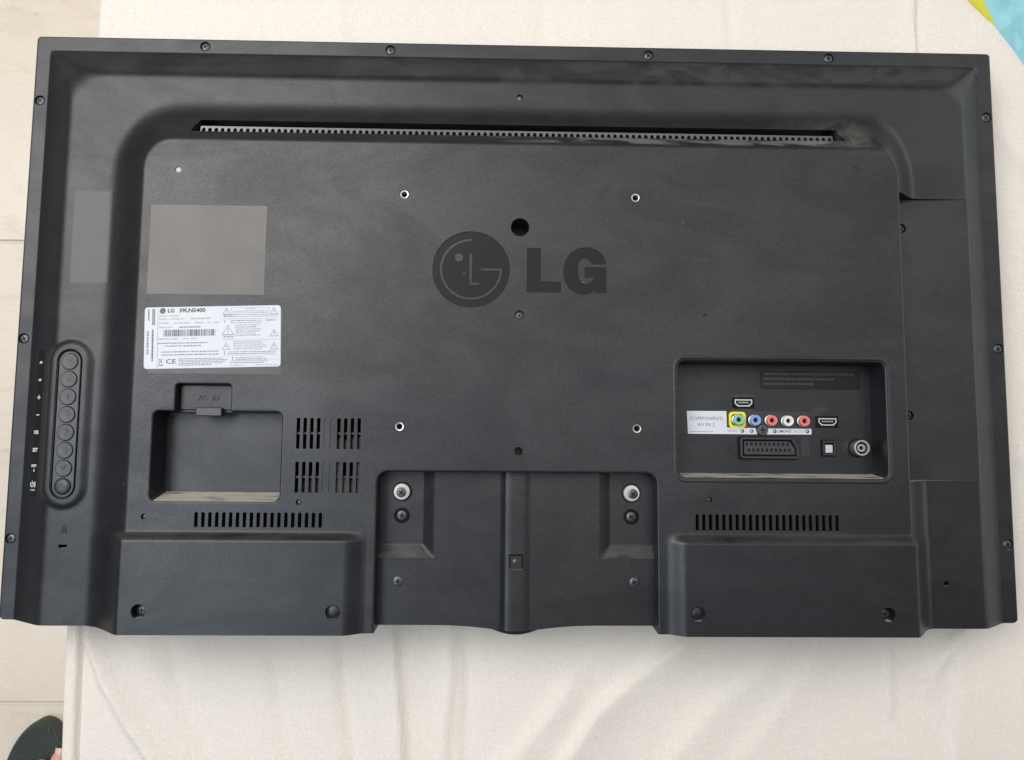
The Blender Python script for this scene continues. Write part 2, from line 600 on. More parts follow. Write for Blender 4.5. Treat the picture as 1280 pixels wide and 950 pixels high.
def H(x, y):
    """Height (mm) of the back cover, 0 = flat centre panel."""
    x = np.asarray(x, float)
    y = np.asarray(y, float)
    # speaker housings low left and low right stand a little proud
    sy = sm((-187.0 - y) / 8.5)
    bx = np.maximum(sm((-125 - x) / 17), sm((x - 123) / 17))
    top = 6.5 * sy * bx
    # panel -> ledge
    nx = np.where(x < 0, (-322.5 - x) / 40.0, (x - 330.0) / 27.0)
    ny = (y - 145.0) / 45.0
    u = np.clip(corner(nx, ny, 0.55), 0, 1)
    u = u * u / (u + 0.07) * 1.07
    w = 0.65 - 0.15 * sm((x - 150) / 170)
    S = w * (1 - (1 - u) ** 2) + (1 - w) * u * u * (3 - 2 * u)
    h = top + (-18.0 - top) * S
    # ledge -> rim
    vx = np.where(x < 0, (-396.0 - x) / 34.0, (x - 400.0) / 28.0)
    vy = (y - 208.5) / 33.5
    m = np.maximum(vx, vy)
    kk = 0.9 * np.clip(1.0 - m, 0.14, 1.4)
    hh = np.maximum(kk - np.abs(vx - vy), 0) / kk
    v = np.clip(m + hh * hh * kk / 4, 0, 1)
    a = 0.24
    g = np.where(v < a, v * v / (2 * a), v - a / 2) / (1 - a / 2)
    h = h - 17.0 * g
    # raised surround of the key strip
    yy = np.clip(y, -152.6, -46.3)
    d = np.hypot(x + 385.0, y - yy)
    pad = -15.2 - 14 * np.maximum((d - 14.0) / 14, 0) ** 1.6
    k = 1.2
    e = np.clip(0.5 + 0.5 * (pad - h) / k, 0, 1)
    h = np.where(d < 40, h + (pad - h) * e + k * e * (1 - e), h)
    # softened outer edge of the rim
    ex = np.minimum(np.minimum(x + 443.2, 441.8 - x), 255.8 - y)
    h = h - 1.0 * np.clip(1 - ex / 1.1, 0, 1) ** 2
    return h


def Hs(x, y):
    return float(H(x, y))


def lines(lo, hi, step, extra):
    a = list(np.arange(lo, hi, step)) + [hi] + list(extra)
    a = sorted(a)
    out = [a[0]]
    for t in a[1:]:
        if t - out[-1] > 0.28:
            out.append(t)
        elif t in extra:
            out[-1] = t
    return out


xl = lines(-446, 444.5, 1.7, [-443.2, -442.6, -442.1, 441.8, 441.2, 440.7, -430, 428, -322.5, 330, -141, -125, 123, 140])
yl = lines(-276, 258.5, 1.7, [255.8, 255.2, 254.7, 242, 145, -187, -195.5])
XX, YY = np.meshgrid(xl, yl, indexing='ij')
ZZ = H(XX, YY)
nX, nY = XX.shape
vv = np.stack([XX, YY, ZZ], -1).reshape(-1, 3).tolist()
ff = [(i * nY + j, (i + 1) * nY + j, (i + 1) * nY + j + 1, i * nY + j + 1) for i in range(nX - 1) for j in range(nY - 1)]
ring = [i * nY for i in range(nX)] + [(nX - 1) * nY + j for j in range(1, nY)] + [i * nY + nY - 1 for i in range(nX - 2, -1, -1)] + [j for j in range(nY - 2, 0, -1)]
base = len(vv)
vv += [[vv[r][0], vv[r][1], -58.0] for r in ring]
n = len(ring)
ff += [(ring[i], base + i, base + (i + 1) % n, ring[(i + 1) % n]) for i in range(n)]
ff.append(tuple(base + i for i in range(n - 1, -1, -1)))
mb = MB()
mb.add(vv, ff, MAT['cover'])
cover = mb.build('back_cover', tv)

C = MAT['cover']
# outline
out = MB()
out.loft([rr(-443.2, 441.8, -265.3, 255.8, 5.5, -56), rr(-443.2, 441.8, -271.0, 255.8, 5.5, 24)], C)
boolean(cover, out, 'INTERSECT')


def recess(mb, x0, x1, y0, y1, r, depth, draft, flare=1.6, top=14.0, lip=None, n=6):
    """cutter for a drafted recess with a rounded upper edge; draft = (left, right, bottom, top)"""
    dl, dr, db, dt = draft
    fl = flare
    rings = [rr(x0 + dl, x1 - dr, y0 + db, y1 - dt, max(r - 1, 1.0), depth, n)]
    zs = -fl
    rings.append(rr(x0, x1, y0, y1, r, zs, n))
    for t in (0.35, 0.65, 0.85, 1.0):
        o = fl * (1 - math.sqrt(max(0, 1 - t * t)))
        rings.append(rr(x0 - o, x1 + o, y0 - o, y1 + o, r + o, -fl + fl * t, n))
    o = fl
    rings.append(rr(x0 - o, x1 + o, y0 - o, y1 + o, r + o, top, n))
    mb.loft(rings, C)


big = MB()
recess(big, -117.5, 116.5, -300, -137.6, 9, -34, (0.5, 0.5, 0, 0.5), 1.3)          # stand bay
recess(big, 135.5, 313.0, -140.5, -42.0, 6, -27, (1.0, 1.0, 3.2, 0.5), 1.6)        # connector bay
recess(big, -305.2, -198.2, -163.2, -88.6, 5, -24, (2.2, 1.0, 6.5, 0.6), 1.3)      # mains inlet bay
# long ventilation slot under the upper edge
big.loft([[(-283, 154.8, -34), (284, 154.8, -34), (281.5, 172, -34), (-280.5, 172, -34)],
          [(-288, 155.4, 2), (289, 155.4, 2), (283, 166.4, 2), (-282, 166.4, 2)]], C)
# flat pocket in the right-hand ledge
big.loft([[(332, -142.2, -22.0), (402, -142.2, -18.3), (402, 108.8, -18.3), (332, 108.8, -22.0)],
          [(331.4, -143.4, 12), (402.6, -143.4, 12), (402.6, 109.2, 12), (331.4, 109.2, 12)]], C)
boolean(cover, big, 'DIFFERENCE')

cut = MB()
recess(cut, -287.6, -241.2, -92.0, -65.6, 3, -10, (0.6, 0.6, 0, 0.3), 1.0)          # plug notch above the inlet bay


def slot(mb, x0, x1, y0, y1, z0, z1):
    mb.loft([rr(x0, x1, y0, y1, 0.9, z0, 2), rr(x0, x1, y0, y1, 0.9, z1, 2)], C)


PIT = 5.68
slotsA, slotsB = [], []
for i in range(10):
    x = -184.3 + i * (52.6 / 9.35)
    closed = i in (4, 5)
    for (y0, y1) in ((-119.4, -93.4), (-155.8, -130.0)):
        if closed:
            slot(cut, x - 1.4, x + 1.4, y0, y1, -0.6, 4)
        else:
            slot(cut, x - 1.45, x + 1.45, y0, y1, -19, 4)
for i in range(19):
    x = -265.8 + i * (102.1 / 18)
    slot(cut, x - 1.45, x + 1.45, -184.6, -172.0, -16, 4)
for i in range(22):
    x = 150.0 + i * (118.0 / 21)
    slot(cut, x - 1.4, x + 1.4, -185.2, -171.2, -16, 4)


def hole(mb, x, y, r, z0, z1=6.0, ch=0.35, n=20):
    """round hole with a small chamfer at the surface height"""
    s = Hs(x, y)
    mb.lathe([(r, z0), (r, s - ch), (r + ch, s + 0.02), (r + ch, s + 5)], C, x, y, n)


VESA = [(-100, 100), (100, 100), (-100, -100), (100, -100)]
for x, y in VESA:
    hole(cut, x, y, 3.9, -12)
hole(cut, 0, 72.4, 7.7, -30, n=32)
hole(cut, 0, -4.3, 3.8, -2.4)
hole(cut, 0, -119.8, 3.3, -16)
hole(cut, -294, 118.8, 2.5, -1.6)
hole(cut, 293.4, 128.5, 2.6, -0.5)
hole(cut, 159, -3.1, 1.6, -1.0)
hole(cut, -0.6, 197.0, 2.6, -26)
RIM = [(-290, 248.6), (-120, 248.4), (119.5, 248.0), (288.8, 248.4), (-437, 194.5), (-437.3, -24.1), (-437.3, -198.6), (435.6, 193.6), (436, -24), (436, -199)]
for x, y in RIM:
    hole(cut, x, y, 4.5, -37.6)
SPK = [(-306.6, -251.3, 1), (-150.2, -251.3, 0), (148.3, -251.7, 0), (305.9, -251.7, 1)]
for x, y, s_ in SPK:
    hole(cut, x, y, 5.7, -3.0 if s_ else 2.6, n=28)
PLS = [(-308.9, -176.1), (-182.1, -163.5), (160.7, -159.2)]
for x, y in PLS:
    hole(cut, x, y, 2.1, -5)
hole(cut, 369.2, -230.4, 2.2, -27)
# security lock slot
cut.box(-386.6, -379.6, -204.3, -201.3, -34, -10, C)
boolean(cover, cut, 'DIFFERENCE')

cut = MB()
# pocket screws, key strip groove, emblem
for x, y in ((343.6, 82.3), (343.9, -85.9)):
    cut.lathe([(4.3, -24.5), (4.3, -12)], C, x, y, 20)


def stadium(x, y0, y1, r, z, n=12):
    p = []
    for i in range(n + 1):
        a = math.pi * i / n
        p.append((x + r * math.cos(a), y1 + r * math.sin(a), z))
    for i in range(n + 1):
        a = math.pi + math.pi * i / n
        p.append((x + r * math.cos(a), y0 + r * math.sin(a), z))
    return p


cut.loft([stadium(-385, -152.6, -46.3, 9.7, -20), stadium(-385, -152.6, -46.3, 9.9, -16.6), stadium(-385, -152.6, -46.3, 11.2, -15.0), stadium(-385, -152.6, -46.3, 11.3, -8)], C)
EC = (-41.8, 34.9)
ER = 32.7
disc = MB()
disc.lathe([(ER, -0.7), (ER, -0.4), (ER + 0.55, 0.03), (ER + 0.55, 1.5)], C, EC[0], EC[1], 72)
disc_o = disc.build('tmp_disc')
st = MB()


def arc_band(mb, cx, cy, r0, r1, a0, a1, z0, z1, n=48):
    pts = [(cx + r1 * math.cos(math.radians(a0 + (a1 - a0) * i / n)), cy + r1 * math.sin(math.radians(a0 + (a1 - a0) * i / n))) for i in range(n + 1)]
    pts += [(cx + r0 * math.cos(math.radians(a1 + (a0 - a1) * i / n)), cy + r0 * math.sin(math.radians(a1 + (a0 - a1) * i / n))) for i in range(n + 1)]
    mb.poly(pts, z0, z1, C)


def emblem_strokes(mb, cx, cy, s, z0, z1):
    """open ring that ends in a bar, an angled bar pair inside it and two dots (s = radius of the disc)"""
    k = s / 32.7
    arc_band(mb, cx, cy, 24.6 * k, 26.5 * k, 88, 357.6, z0, z1)
    mb.box(cx + 8.3 * k, cx + 26.4 * k, cy - 0.95 * k, cy + 0.95 * k, z0 - .01, z1 + .01, C)
    mb.poly([(cx - 1.3 * k, cy + 13.8 * k), (cx + 0.8 * k, cy + 13.8 * k), (cx + 0.8 * k, cy - 11.6 * k), (cx + 7.4 * k, cy - 11.6 * k), (cx + 7.4 * k, cy - 13.6 * k), (cx - 1.3 * k, cy - 13.6 * k)], z0, z1, C)
    mb.lathe([(3.5 * k, z0), (3.5 * k, z1)], C, cx - 10.4 * k, cy + 10.3 * k, 20)
    mb.lathe([(1.15 * k, z0), (1.15 * k, z1)], C, cx - 5.6 * k, cy - 3.8 * k, 12)


emblem_strokes(st, EC[0], EC[1], 32.7, -0.9, 1.8)
boolean(disc_o, st, 'DIFFERENCE')
dm = disc_o.data
cut.add([(v.co.x / MM, v.co.y / MM, v.co.z / MM - ZO) for v in dm.vertices], [tuple(p.vertices) for p in dm.polygons], C)
bpy.data.objects.remove(disc_o)
GL = [(74.3, 40.5), (73.2, 45.5), (70.6, 50.0), (66.1, 53.5), (60.9, 55.3), (55.1, 55.5), (49.2, 54.1), (43.4, 50.3), (39.6, 44.4), (37.6, 37.8), (37.4, 31.9), (38.7, 25.4), (41.8, 19.8), (46.7, 15.7), (52.5, 13.8), (57.6, 14.1), (61.1, 15.5), (63.4, 17.1), (64.4, 15.5), (74.2, 15.6), (74.3, 38.1), (55.7, 38.1), (55.7, 28.7), (63.4, 28.8), (62.1, 25.7), (59.6, 23.7), (56.3, 23.0), (53.1, 24.2), (50.9, 28.1), (50.0, 34.7), (50.5, 41.2), (52.5, 44.5), (55.7, 45.5), (58.9, 44.6), (60.9, 42.4), (61.6, 40.4)]
LL = [(6.1, 54.1), (18.1, 54.1), (18.1, 25.0), (35.5, 25.0), (35.5, 15.6), (6.1, 15.6)]
cut.poly(GL, -0.7, 1.5, C)
cut.poly(LL, -0.7, 1.5, C)
boolean(cover, cut, 'DIFFERENCE')
shade(cover.data, 34)

# smooth inlays on the bottom of the sunk emblem and letters
mb = MB()
mb.lathe([(ER - .02, -1.2), (ER - .02, -0.45)], MAT['inlay'], EC[0], EC[1], 72)
emb = mb.build('emblem', tv)
emb['label'] = 'round sunk emblem with an open ring, bars and dot'
for nm, P in (('emblem_letter', LL), ('emblem_letter', GL)):
    mb = MB()
    mb.poly(P, -1.2, -0.45, MAT['inlay'])
    mb.build(nm, tv)

# front frame and display glass (face down on the sheet)
mb = MB()
mb.loft([rr(-442.6, 441.2, -264.6, 255.2, 5.5, -73.6), rr(-443.0, 441.6, -265.0, 255.6, 5.5, -72), rr(-443.0, 441.6, -265.0, 255.6, 5.5, -56.3)], MAT['gloss'])
fr = mb.build('front_frame', tv, smooth=30)
N = 40
sil = [(-70 + 140 * i / N, -262 - 21.2 * (0.5 + 0.5 * math.cos(math.pi * (2 * i / N - 1))) ** 1.15) for i in range(N + 1)]
mb = MB()
pts = [(-70, -255)] + sil + [(70, -255)]
mb.loft([[(x, y, z) for x, y in pts] for z in (-73.4, -57)], MAT['gloss'])
mb.build('chin_bump', fr, smooth=30)
mb = MB()
mb.box(-428, 427, -240, 240, -73.9, -73.62, MAT['screen'])
mb.build('display', tv)

# stand bay panel
xs = np.array(lines(-121, 120, 1.5, [-80.5, -70.5, 70.5, 79.5, -12.5, -9.3, 7.3, 10.5]))
ys = np.array(lines(-268, -134, 1.5, [-200, -210]))
X, Y = np.meshgrid(xs, ys, indexing='ij')
ax = np.abs(X + 0.5)
sx_ = np.clip((ax - 70.2) / 9.6, 0, 1)
sy_ = np.clip((Y + 210.0) / 10.2, 0, 1)
Z = -13.5 - 6.0 * np.minimum(sx_, sy_)
cx_ = np.abs(X + 1.0)
Z = Z + 2.6 * np.sqrt(np.clip(1 - (np.clip(cx_ - 3, 0, 8.2) / 8.2) ** 2, 0, 1)) - 0.9 * np.exp(-((X + 12.6) / 1.1) ** 2)
# inset screw plate on the centre rib
pl = (np.abs(X + 1.5) < 5.2) & (np.abs(Y + 213.5) < 6.2)
Z = np.where(pl, -12.6, Z)
Yb = np.where(Y < -250, Y - (4.5 * np.exp(-(X / 34) ** 2)) * np.clip((-250 - Y) / 18, 0, 1), Y)
Yb = Yb + np.where(Y < -250, 2.6 * np.clip((-250 - Y) / 18, 0, 1), 0)
nx, ny = X.shape
mb = MB()
vb = np.stack([X, Yb, Z], -1).reshape(-1, 3).tolist()
fb = [(i * ny + j, (i + 1) * ny + j, (i + 1) * ny + j + 1, i * ny + j + 1) for i in range(nx - 1) for j in range(ny - 1)]
# turned-down lower lip
o0 = len(vb)
for i in range(nx):
    p = vb[i * ny]
    vb.append([p[0], p[1], -40.0])
fb += [(i * ny, o0 + i, o0 + i + 1, (i + 1) * ny) for i in range(nx - 1)]
mb.add(vb, fb, MAT['bay'])
bay = mb.build('stand_bay_panel', tv, smooth=24)
zmid = np.mean([p.normal.z for p in bay.data.polygons])
if zmid < 0:
    bay.data.flip_normals()


# ---- screws
def screw_mesh(name, r, h, m, cross=True, dome=0.35, washer=None):
    mb = MB()
    if washer:
        wr, wh, wm = washer
        mb.lathe([(wr, -h - wh), (wr, -h + 0.3), (wr - 0.5, -h + 0.7), (r, -h + 0.75)], wm, n=28)
    prof = [(r, -h), (r, -0.25), (r * 0.93, 0.0), (r * 0.55, dome * 0.7), (r * 0.08, dome)]
    mb.lathe(prof, m, n=22)
    if cross:
        L, w = r * 0.58, r * 0.13
        zt = dome + 0.05
        mb.box(-L, L, -w, w, -h * 0.5, zt, MAT['black'])
        mb.box(-w, w, -L, L, -h * 0.5, zt + 0.012, MAT['black'])
    me = mb.mesh(name)
    bm = bmesh.new(); bm.from_mesh(me); bmesh.ops.recalc_face_normals(bm, faces=bm.faces); bm.to_mesh(me); bm.free()
    shade(me, 40)
    return me


m_rim = screw_mesh('screw', 3.7, 2.5, MAT['screw'])
m_spk = screw_mesh('screw', 3.9, 3.0, MAT['screw'], dome=0.5)
m_tiny = screw_mesh('screw', 1.7, 2, MAT['screw'], cross=False)
m_bay = screw_mesh('screw', 4.1, 2.2, MAT['screw'])
for i, (x, y) in enumerate(RIM):
    inst(m_rim, 'screw', tv, x, y, -35.7, rng.uniform(0, 1.5))
for x, y, s_ in SPK:
    if s_:
        inst(m_spk, 'screw', tv, x + (0.6 if x < 0 else -0.6), y, 0.4, rng.uniform(0, 1.5))
for x, y in ((343.6, 82.3), (343.9, -85.9)):
    inst(m_rim, 'screw', tv, x, y, -22.6, rng.uniform(0, 1.5))
for x, y in PLS:
    inst(m_tiny, 'screw', tv, x, y, -2.2)
inst(m_rim, 'screw', tv, 0, -4.3, -2.2, 0.4).scale = (0.8, 0.8, 0.5)
inst(m_tiny, 'screw', tv, -0.6, 197.0, -19.5).scale = (1.3, 1.3, 1)
inst(m_tiny, 'screw', bay, -1.8, -212.6, -12.2).scale = (1.2, 1.2, 1)
for x in (-100.2, 99.2):
    inst(m_bay, 'screw', bay, x, -229.5, -12.4, rng.uniform(0, 1.5))
# stand mounting points: pale washer with a screw, black recessed screw below it
mb = MB()
mb.lathe([(8.2, -2), (8.2, 0.25), (7.9, 0.3)], MAT['black'], n=32)  # black disc paints the shadow ring around the washer
mb.lathe([(7.2, -2), (7.2, 3.0), (6.7, 3.6), (4.2, 3.7), (4.0, 3.2)], MAT['zinc'], n=32)
m_w = mb.mesh('washer')
shade(m_w, 40)
mb = MB()
mb.lathe([(6.6, -1), (6.6, 0.9), (6.2, 1.1), (5.4, 1.1), (5.2, 0.3)], MAT['black'], n=32)  # very black ring stands in for the shade of a hole that isn't cut
m_b = mb.mesh('screw_socket')
shade(m_b, 40)
for x in (-98.8, 97.9):
    w = inst(m_w, 'washer', bay, x, -155.0, -19.4)
    s_ = inst(m_bay, 'screw', bay, x - 0.5 if x < 0 else x + 1.2, -155.6, -14.9, rng.uniform(0, 1.5))
    s_.scale = (1.0, 1.0, 1)
    inst(m_b, 'screw_socket', bay, x, -175.2, -19.3)
    inst(m_bay, 'screw', bay, x, -175.2, -18.2, rng.uniform(0, 1.5))

# wall-mount thread inserts
mb = MB()
mb.lathe([(2.3, -11), (2.3, -1.2), (2.7, -0.35), (3.5, -0.2), (3.85, -0.6), (3.85, -11)], MAT['steel'], n=24, cap=False)
mb.lathe([(2.34, -6.5), (2.33, -6.4)], MAT['black'], n=24)
m_ins = mb.mesh('thread_insert')
bm = bmesh.new(); bm.from_mesh(m_ins); bmesh.ops.recalc_face_normals(bm, faces=bm.faces); bm.to_mesh(m_ins); bm.free()
shade(m_ins, 40)
for x, y in VESA:
    inst(m_ins, 'thread_insert', tv, x, y, 0)
mb = MB()
mb.lathe([(2.4, -1.5), (2.4, -0.5), (2.0, -0.2), (0.2, -0.1)], MAT['shutter'], n=18)
mb.build('hole_plug', tv, loc=(-294, 118.8, 0), smooth=40)
mb = MB()
mb.lathe([(4.6, 1.0), (4.6, 4.6), (4.2, 4.9), (0.3, 4.9)], MAT['cover'], n=24)
m_pl = mb.mesh('hole_plug')
shade(m_pl, 40)
for x in (-149.6, 147.8):
    inst(m_pl, 'hole_plug', tv, x, -251.2, 0)

# bars across the tall ventilation slots and the chassis behind them
for yc in (-106.2, -142.6):
    for i in range(10):
        if i in (4, 5):
            continue
        x = -184.3 + i * (52.6 / 9.35)
        mb = MB()
        mb.box(x - 1.5, x + 1.5, yc - 0.9, yc + 0.9, -4.2, -2.0, MAT['cover'])
        mb.build('vent_crossbar', tv)
mb = MB()
r3 = random.Random(11)
for i in range(6, 10):
    x = -184.3 + i * (52.6 / 9.35)
    mb.box(x - 1.3, x + 1.3, -119, -108 - r3.uniform(0, 4), -14, -6 - r3.uniform(0, 3), MAT['board'])
for i in (3, 6, 7, 8, 9, 1, 2):
    x = -184.3 + i * (52.6 / 9.35)
    top_ = -131 if i in (6, 9) else -144 - r3.uniform(0, 2)
    mb.box(x - 1.3, x + 1.3, -155.5, top_, -14, -5 - r3.uniform(0, 4), MAT['board'])
mb.build('chassis', tv)

# perforated strip inside the long slot
mb = MB()
x0, x1 = -281.5, 279.5
nh = 102
pw = (x1 - x0) / nh


def strip_pt(x, s, dz=0.0):
    # s runs 0 (lower edge) .. 1 (upper edge)
    return (x, 154.2 + 9.0 * s, -11.0 - 1.2 * s + dz)


sl = [0.0, 0.30, 0.66, 0.82, 1.0]
vs_, fs_ = [], []


def quad(a, b, c, d):
    o = len(vs_)
    vs_.extend([a, b, c, d])
    fs_.append((o, o + 1, o + 2, o + 3))


for i in range(nh):
    xa = x0 + i * pw
    h0, h1 = xa + pw * 0.20, xa + pw * 0.80
    hm0, hm1 = xa + pw * 0.36, xa + pw * 0.64
    q = strip_pt
    quad(q(xa, 0), q(xa + pw, 0), q(xa + pw, sl[1]), q(xa, sl[1]))
    quad(q(xa, sl[1]), q(h0, sl[1]), q(h0, sl[2]), q(xa, sl[2]))
    quad(q(h1, sl[1]), q(xa + pw, sl[1]), q(xa + pw, sl[2]), q(h1, sl[2]))
    quad(q(xa, sl[2]), q(h0, sl[2]), q(hm0, sl[3]), q(xa, sl[3]))
    quad(q(h1, sl[2]), q(xa + pw, sl[2]), q(xa + pw, sl[3]), q(hm1, sl[3]))
    quad(q(xa, sl[3]), q(xa + pw, sl[3]), q(xa + pw, 1), q(xa, 1))
    for a, b in (((h0, sl[1]), (h0, sl[2])), ((h1, sl[1]), (h1, sl[2])), ((h0, sl[1]), (h1, sl[1])), ((hm0, sl[3]), (hm1, sl[3])), ((h0, sl[2]), (hm0, sl[3])), ((h1, sl[2]), (hm1, sl[3]))):
        quad(q(*a), q(*b), q(b[0], b[1], -1.5), q(a[0], a[1], -1.5))
mb.add(vs_, fs_, MAT['perf'])
mb.build('vent_grille', tv)

# ---- films and label on the cover


def drape(x0, x1, y0, y1, nx, ny, off, m, name, parent, rz=0.0):
    mb = MB()
    vs_, fs_ = [], []
    cx, cy = (x0 + x1) / 2, (y0 + y1) / 2
    c, s = math.cos(rz), math.sin(rz)
    for i in range(nx + 1):
        for j in range(ny + 1):
            a, b = x0 + (x1 - x0) * i / nx - cx, y0 + (y1 - y0) * j / ny - cy
            x, y = cx + a * c - b * s, cy + a * s + b * c
            vs_.append((x, y, Hs(x, y) + off))
    for i in range(nx):
        for j in range(ny):
            fs_.append((i * (ny + 1) + j, (i + 1) * (ny + 1) + j, (i + 1) * (ny + 1) + j + 1, i * (ny + 1) + j + 1))
    mb.add(vs_, fs_, m)
    o = mb.build(name, parent)
    shade(o.data, 60)
    if np.mean([p.normal.z for p in o.data.polygons]) < 0:
        o.data.flip_normals()
    return o


pf = drape(-315.6, -217.0, 10.4, 87.8, 2, 2, 0.12, MAT['film'], 'sticker', tv)
pf['label'] = 'blank taupe film rectangle'
drape(-390.6, -352.6, 22.8, 104.6, 30, 4, 0.15, MAT['sidefilm'], 'sticker', tv)
drape(-311, -200.6, -57.0, -2.0, 2, 2, 0.08, MAT['clear'], 'film_edge', tv)

# rating label: local axes u to the right, v downwards from its upper left corner
LO = (-316.6, -1.6)
ang = math.radians(1.75)


def lab(u, v, z=0.0):
    c, s = math.cos(ang), math.sin(ang)
    return (LO[0] + u * c + v * s, LO[1] + u * s - v * c, 0.16 + z)


def labm(x, y, z):      # mesh text space -> label (y up)
    return lab(x, -y, z)


mb = MB()
mb.loft([[lab(p[0], p[1], z) for p in rr(0.2, 114.2, 0.0, 52.2, 2.6, 0)] for z in (-0.1, 0.06)], MAT['paper'])
label = mb.build('rating_label', tv)
label['label'] = 'white printed rating label with barcode'
ink, ink2, ink3 = MAT['ink'], MAT['ink2'], MAT['ink3']
T = MB()
ZT = 0.10


def bar(u0, u1, v0, v1, m=None):
    T.add([lab(u0, v1, ZT), lab(u1, v1, ZT), lab(u1, v0, ZT), lab(u0, v0, ZT)], [(0, 1, 2, 3)], m or ink)


def lt(s, u, v, size, m=None, width=None, bold=0.0, rz=0.0, align='LEFT'):
    text(T, s, u, -v, ZT, size, m or ink, align=align, bold=bold, rz=rz, xf=labm, width=width)


def greek(u0, u1, v, h=0.75, m=None):
    u = u0
    while u < u1:
        w = rng.uniform(0.6, 3.2)
        e = min(u + w, u1)
        k = u
        while k < e:
            kk = min(k + rng.uniform(0.3, 0.6), e)
            hh = h * rng.uniform(0.6, 1.0)
            bar(k, kk - 0.12, v - hh / 2, v + hh / 2, m or ink2)
            k = kk
        u = e + 0.45


bar(11.2, 11.45, 0.6, 51.6, ink2)
T.lathe([(2.55, 0.26), (2.55, 0.262)], ink, *lab(15.2, 3.2)[:2], n=28)
st = MB()
emblem_strokes(st, 0, 0, 2.55, 0.0, 0.02)
cx, cy, _ = lab(15.2, 3.2)
T.add([(x + cx, y + cy, z + 0.27) for x, y, z in st.v], st.f, MAT['paper'])
lt('LG', 19.2, 3.2, 4.4, width=5.6, bold=0.16)
lt('39LN5400', 28.8, 3.2, 4.6, width=22, bold=0.16)
lt('MODEL / MODELE', 11.9, 7.6, 1.7, ink2, width=17)
lt('MODEL / MODELE NO.', 11.9, 10.2, 1.7, ink2, width=22)
lt('39LN5400-ZA', 38.6, 10.2, 1.8, ink, width=16.5)
lt('POWER', 11.9, 13.8, 1.7, ink2, width=8.5)
lt('AC 100-240V~', 24.5, 13.8, 1.7, ink, width=14.5)
lt('50/60Hz  1.1A  110W', 41.8, 13.8, 1.7, ink, width=21)
lt('SERIAL NO.:', 11.9, 17.3, 1.7, ink2, width=12.5)
greek(29.3, 47, 17.3, 1.3, ink)
u = 16.2
while u < 60.0:
    w = rng.choice((0.35, 0.35, 0.6, 0.9))
    bar(u, u + w, 19.4, 25.0, ink)
    u += w + rng.choice((0.32, 0.4, 0.7))
lt('MANUFACTURED', 11.9, 27.2, 1.7, ink2, width=16.5)
lt('MAY  2013', 32.5, 27.2, 1.7, ink, width=11)
greek(11.9, 53, 30.8, 1.15)
greek(17.5, 48, 33.2, 1.15)
greek(14.5, 63, 38.2, 1.15)
greek(14.5, 62.5, 40.7, 1.15)
lt('CE', 18.4, 46.4, 5.4, width=8.2, bold=0.05)
bar(12.2, 16.2, 49.0, 49.7, ink)
for s in (-1, 1):
    T.add([lab(14.2 - 1.6 * s - .15, 43.8, ZT), lab(14.2 - 1.6 * s + .15, 43.8, ZT), lab(14.2 + 1.6 * s + .15, 48.4, ZT), lab(14.2 + 1.6 * s - .15, 48.4, ZT)], [(0, 1, 2, 3)], ink)
bar(13.1, 15.3, 44.3, 44.6, ink); bar(13.2, 13.5, 44.6, 47.8, ink); bar(14.9, 15.2, 44.6, 47.8, ink)
for r_, (a, b) in enumerate(((29, 66), (29, 70), (29, 68), (29, 66), (29, 57))):
    greek(a, b, 44.2 + r_ * 1.35, 0.8)
# vertical text in the left margin
lt('39LN5400-ZA', 3.0, 20.0, 2.6, width=20, rz=-math.pi / 2, bold=0.04)
greek_rows = ((3.6, 1.5, 11), (7.0, 1.5, 15), (8.4, 1.5, 15))
for uu, a, b in greek_rows:
    v = a
    while v < b:
        w = rng.uniform(0.4, 0.9)
        bar(uu - 0.6, uu + 0.6, v, v + w - 0.15, ink2)
        v += w
v = 19.0
while v < 45:
    w = rng.uniform(0.5, 1.1)
    bar(6.4, 7.9, v, v + w - 0.22, ink)
    v += w


def tri(u, v, s, m):
    h = s * 0.88
    for (a, b) in (((-.5, .5), (0, -.5)), ((0, -.5), (.5, .5)), ((.5, .5), (-.5, .5))):
        p, q = (u + a[0] * s, v + a[1] * h), (u + b[0] * s, v + b[1] * h)
        dx, dy = q[0] - p[0], q[1] - p[1]
        L = math.hypot(dx, dy)
        nx_, ny_ = -dy / L * 0.16, dx / L * 0.16
        T.add([lab(p[0] - nx_, p[1] - ny_, ZT), lab(q[0] - nx_, q[1] - ny_, ZT), lab(q[0] + nx_, q[1] + ny_, ZT), lab(p[0] + nx_, p[1] + ny_, ZT)], [(0, 1, 2, 3)], m)
    bar(u - 0.22, u + 0.22, v - 0.18 * s, v + 0.16 * s, m)
    bar(u - 0.22, u + 0.22, v + 0.24 * s, v + 0.33 * s, m)


for u, v, s in ((68.8, 4.2, 6.5), (108.5, 4.6, 6.5), (70.0, 20.5, 9.5), (108.6, 23.4, 6.5), (68.6, 34.2, 6.5), (108.6, 34.6, 6.5)):
    tri(u, v, s, ink2)
bar(72.5, 104.5, 1.6, 1.8, ink2); bar(72.5, 72.7, 1.6, 5.6, ink2); bar(104.3, 104.5, 1.6, 5.6, ink2)
lt('CAUTION', 84.5, 2.9, 1.6, ink2, width=8)
for r_ in range(4):
    greek(73.5 if r_ < 2 else 66.5, 103.5 if r_ < 2 else 112, 4.6 + 1.5 * r_, 0.8, ink3)
greek(66.0, 74.5, 8.6, 0.8, ink3)
bar(65.5, 112, 10.9, 11.1, ink3)
bar(67.0, 67.5, 12.0, 14.2, ink)
greek(72, 98, 12.6, 0.9); greek(101.5, 110, 12.6, 1.1, ink2); greek(72, 98, 14.4, 0.9, ink3)
for r_ in range(6):
    greek(77, rng.uniform(93, 101), 16.4 + r_ * 1.75, 0.9, ink2 if r_ % 2 else ink3)
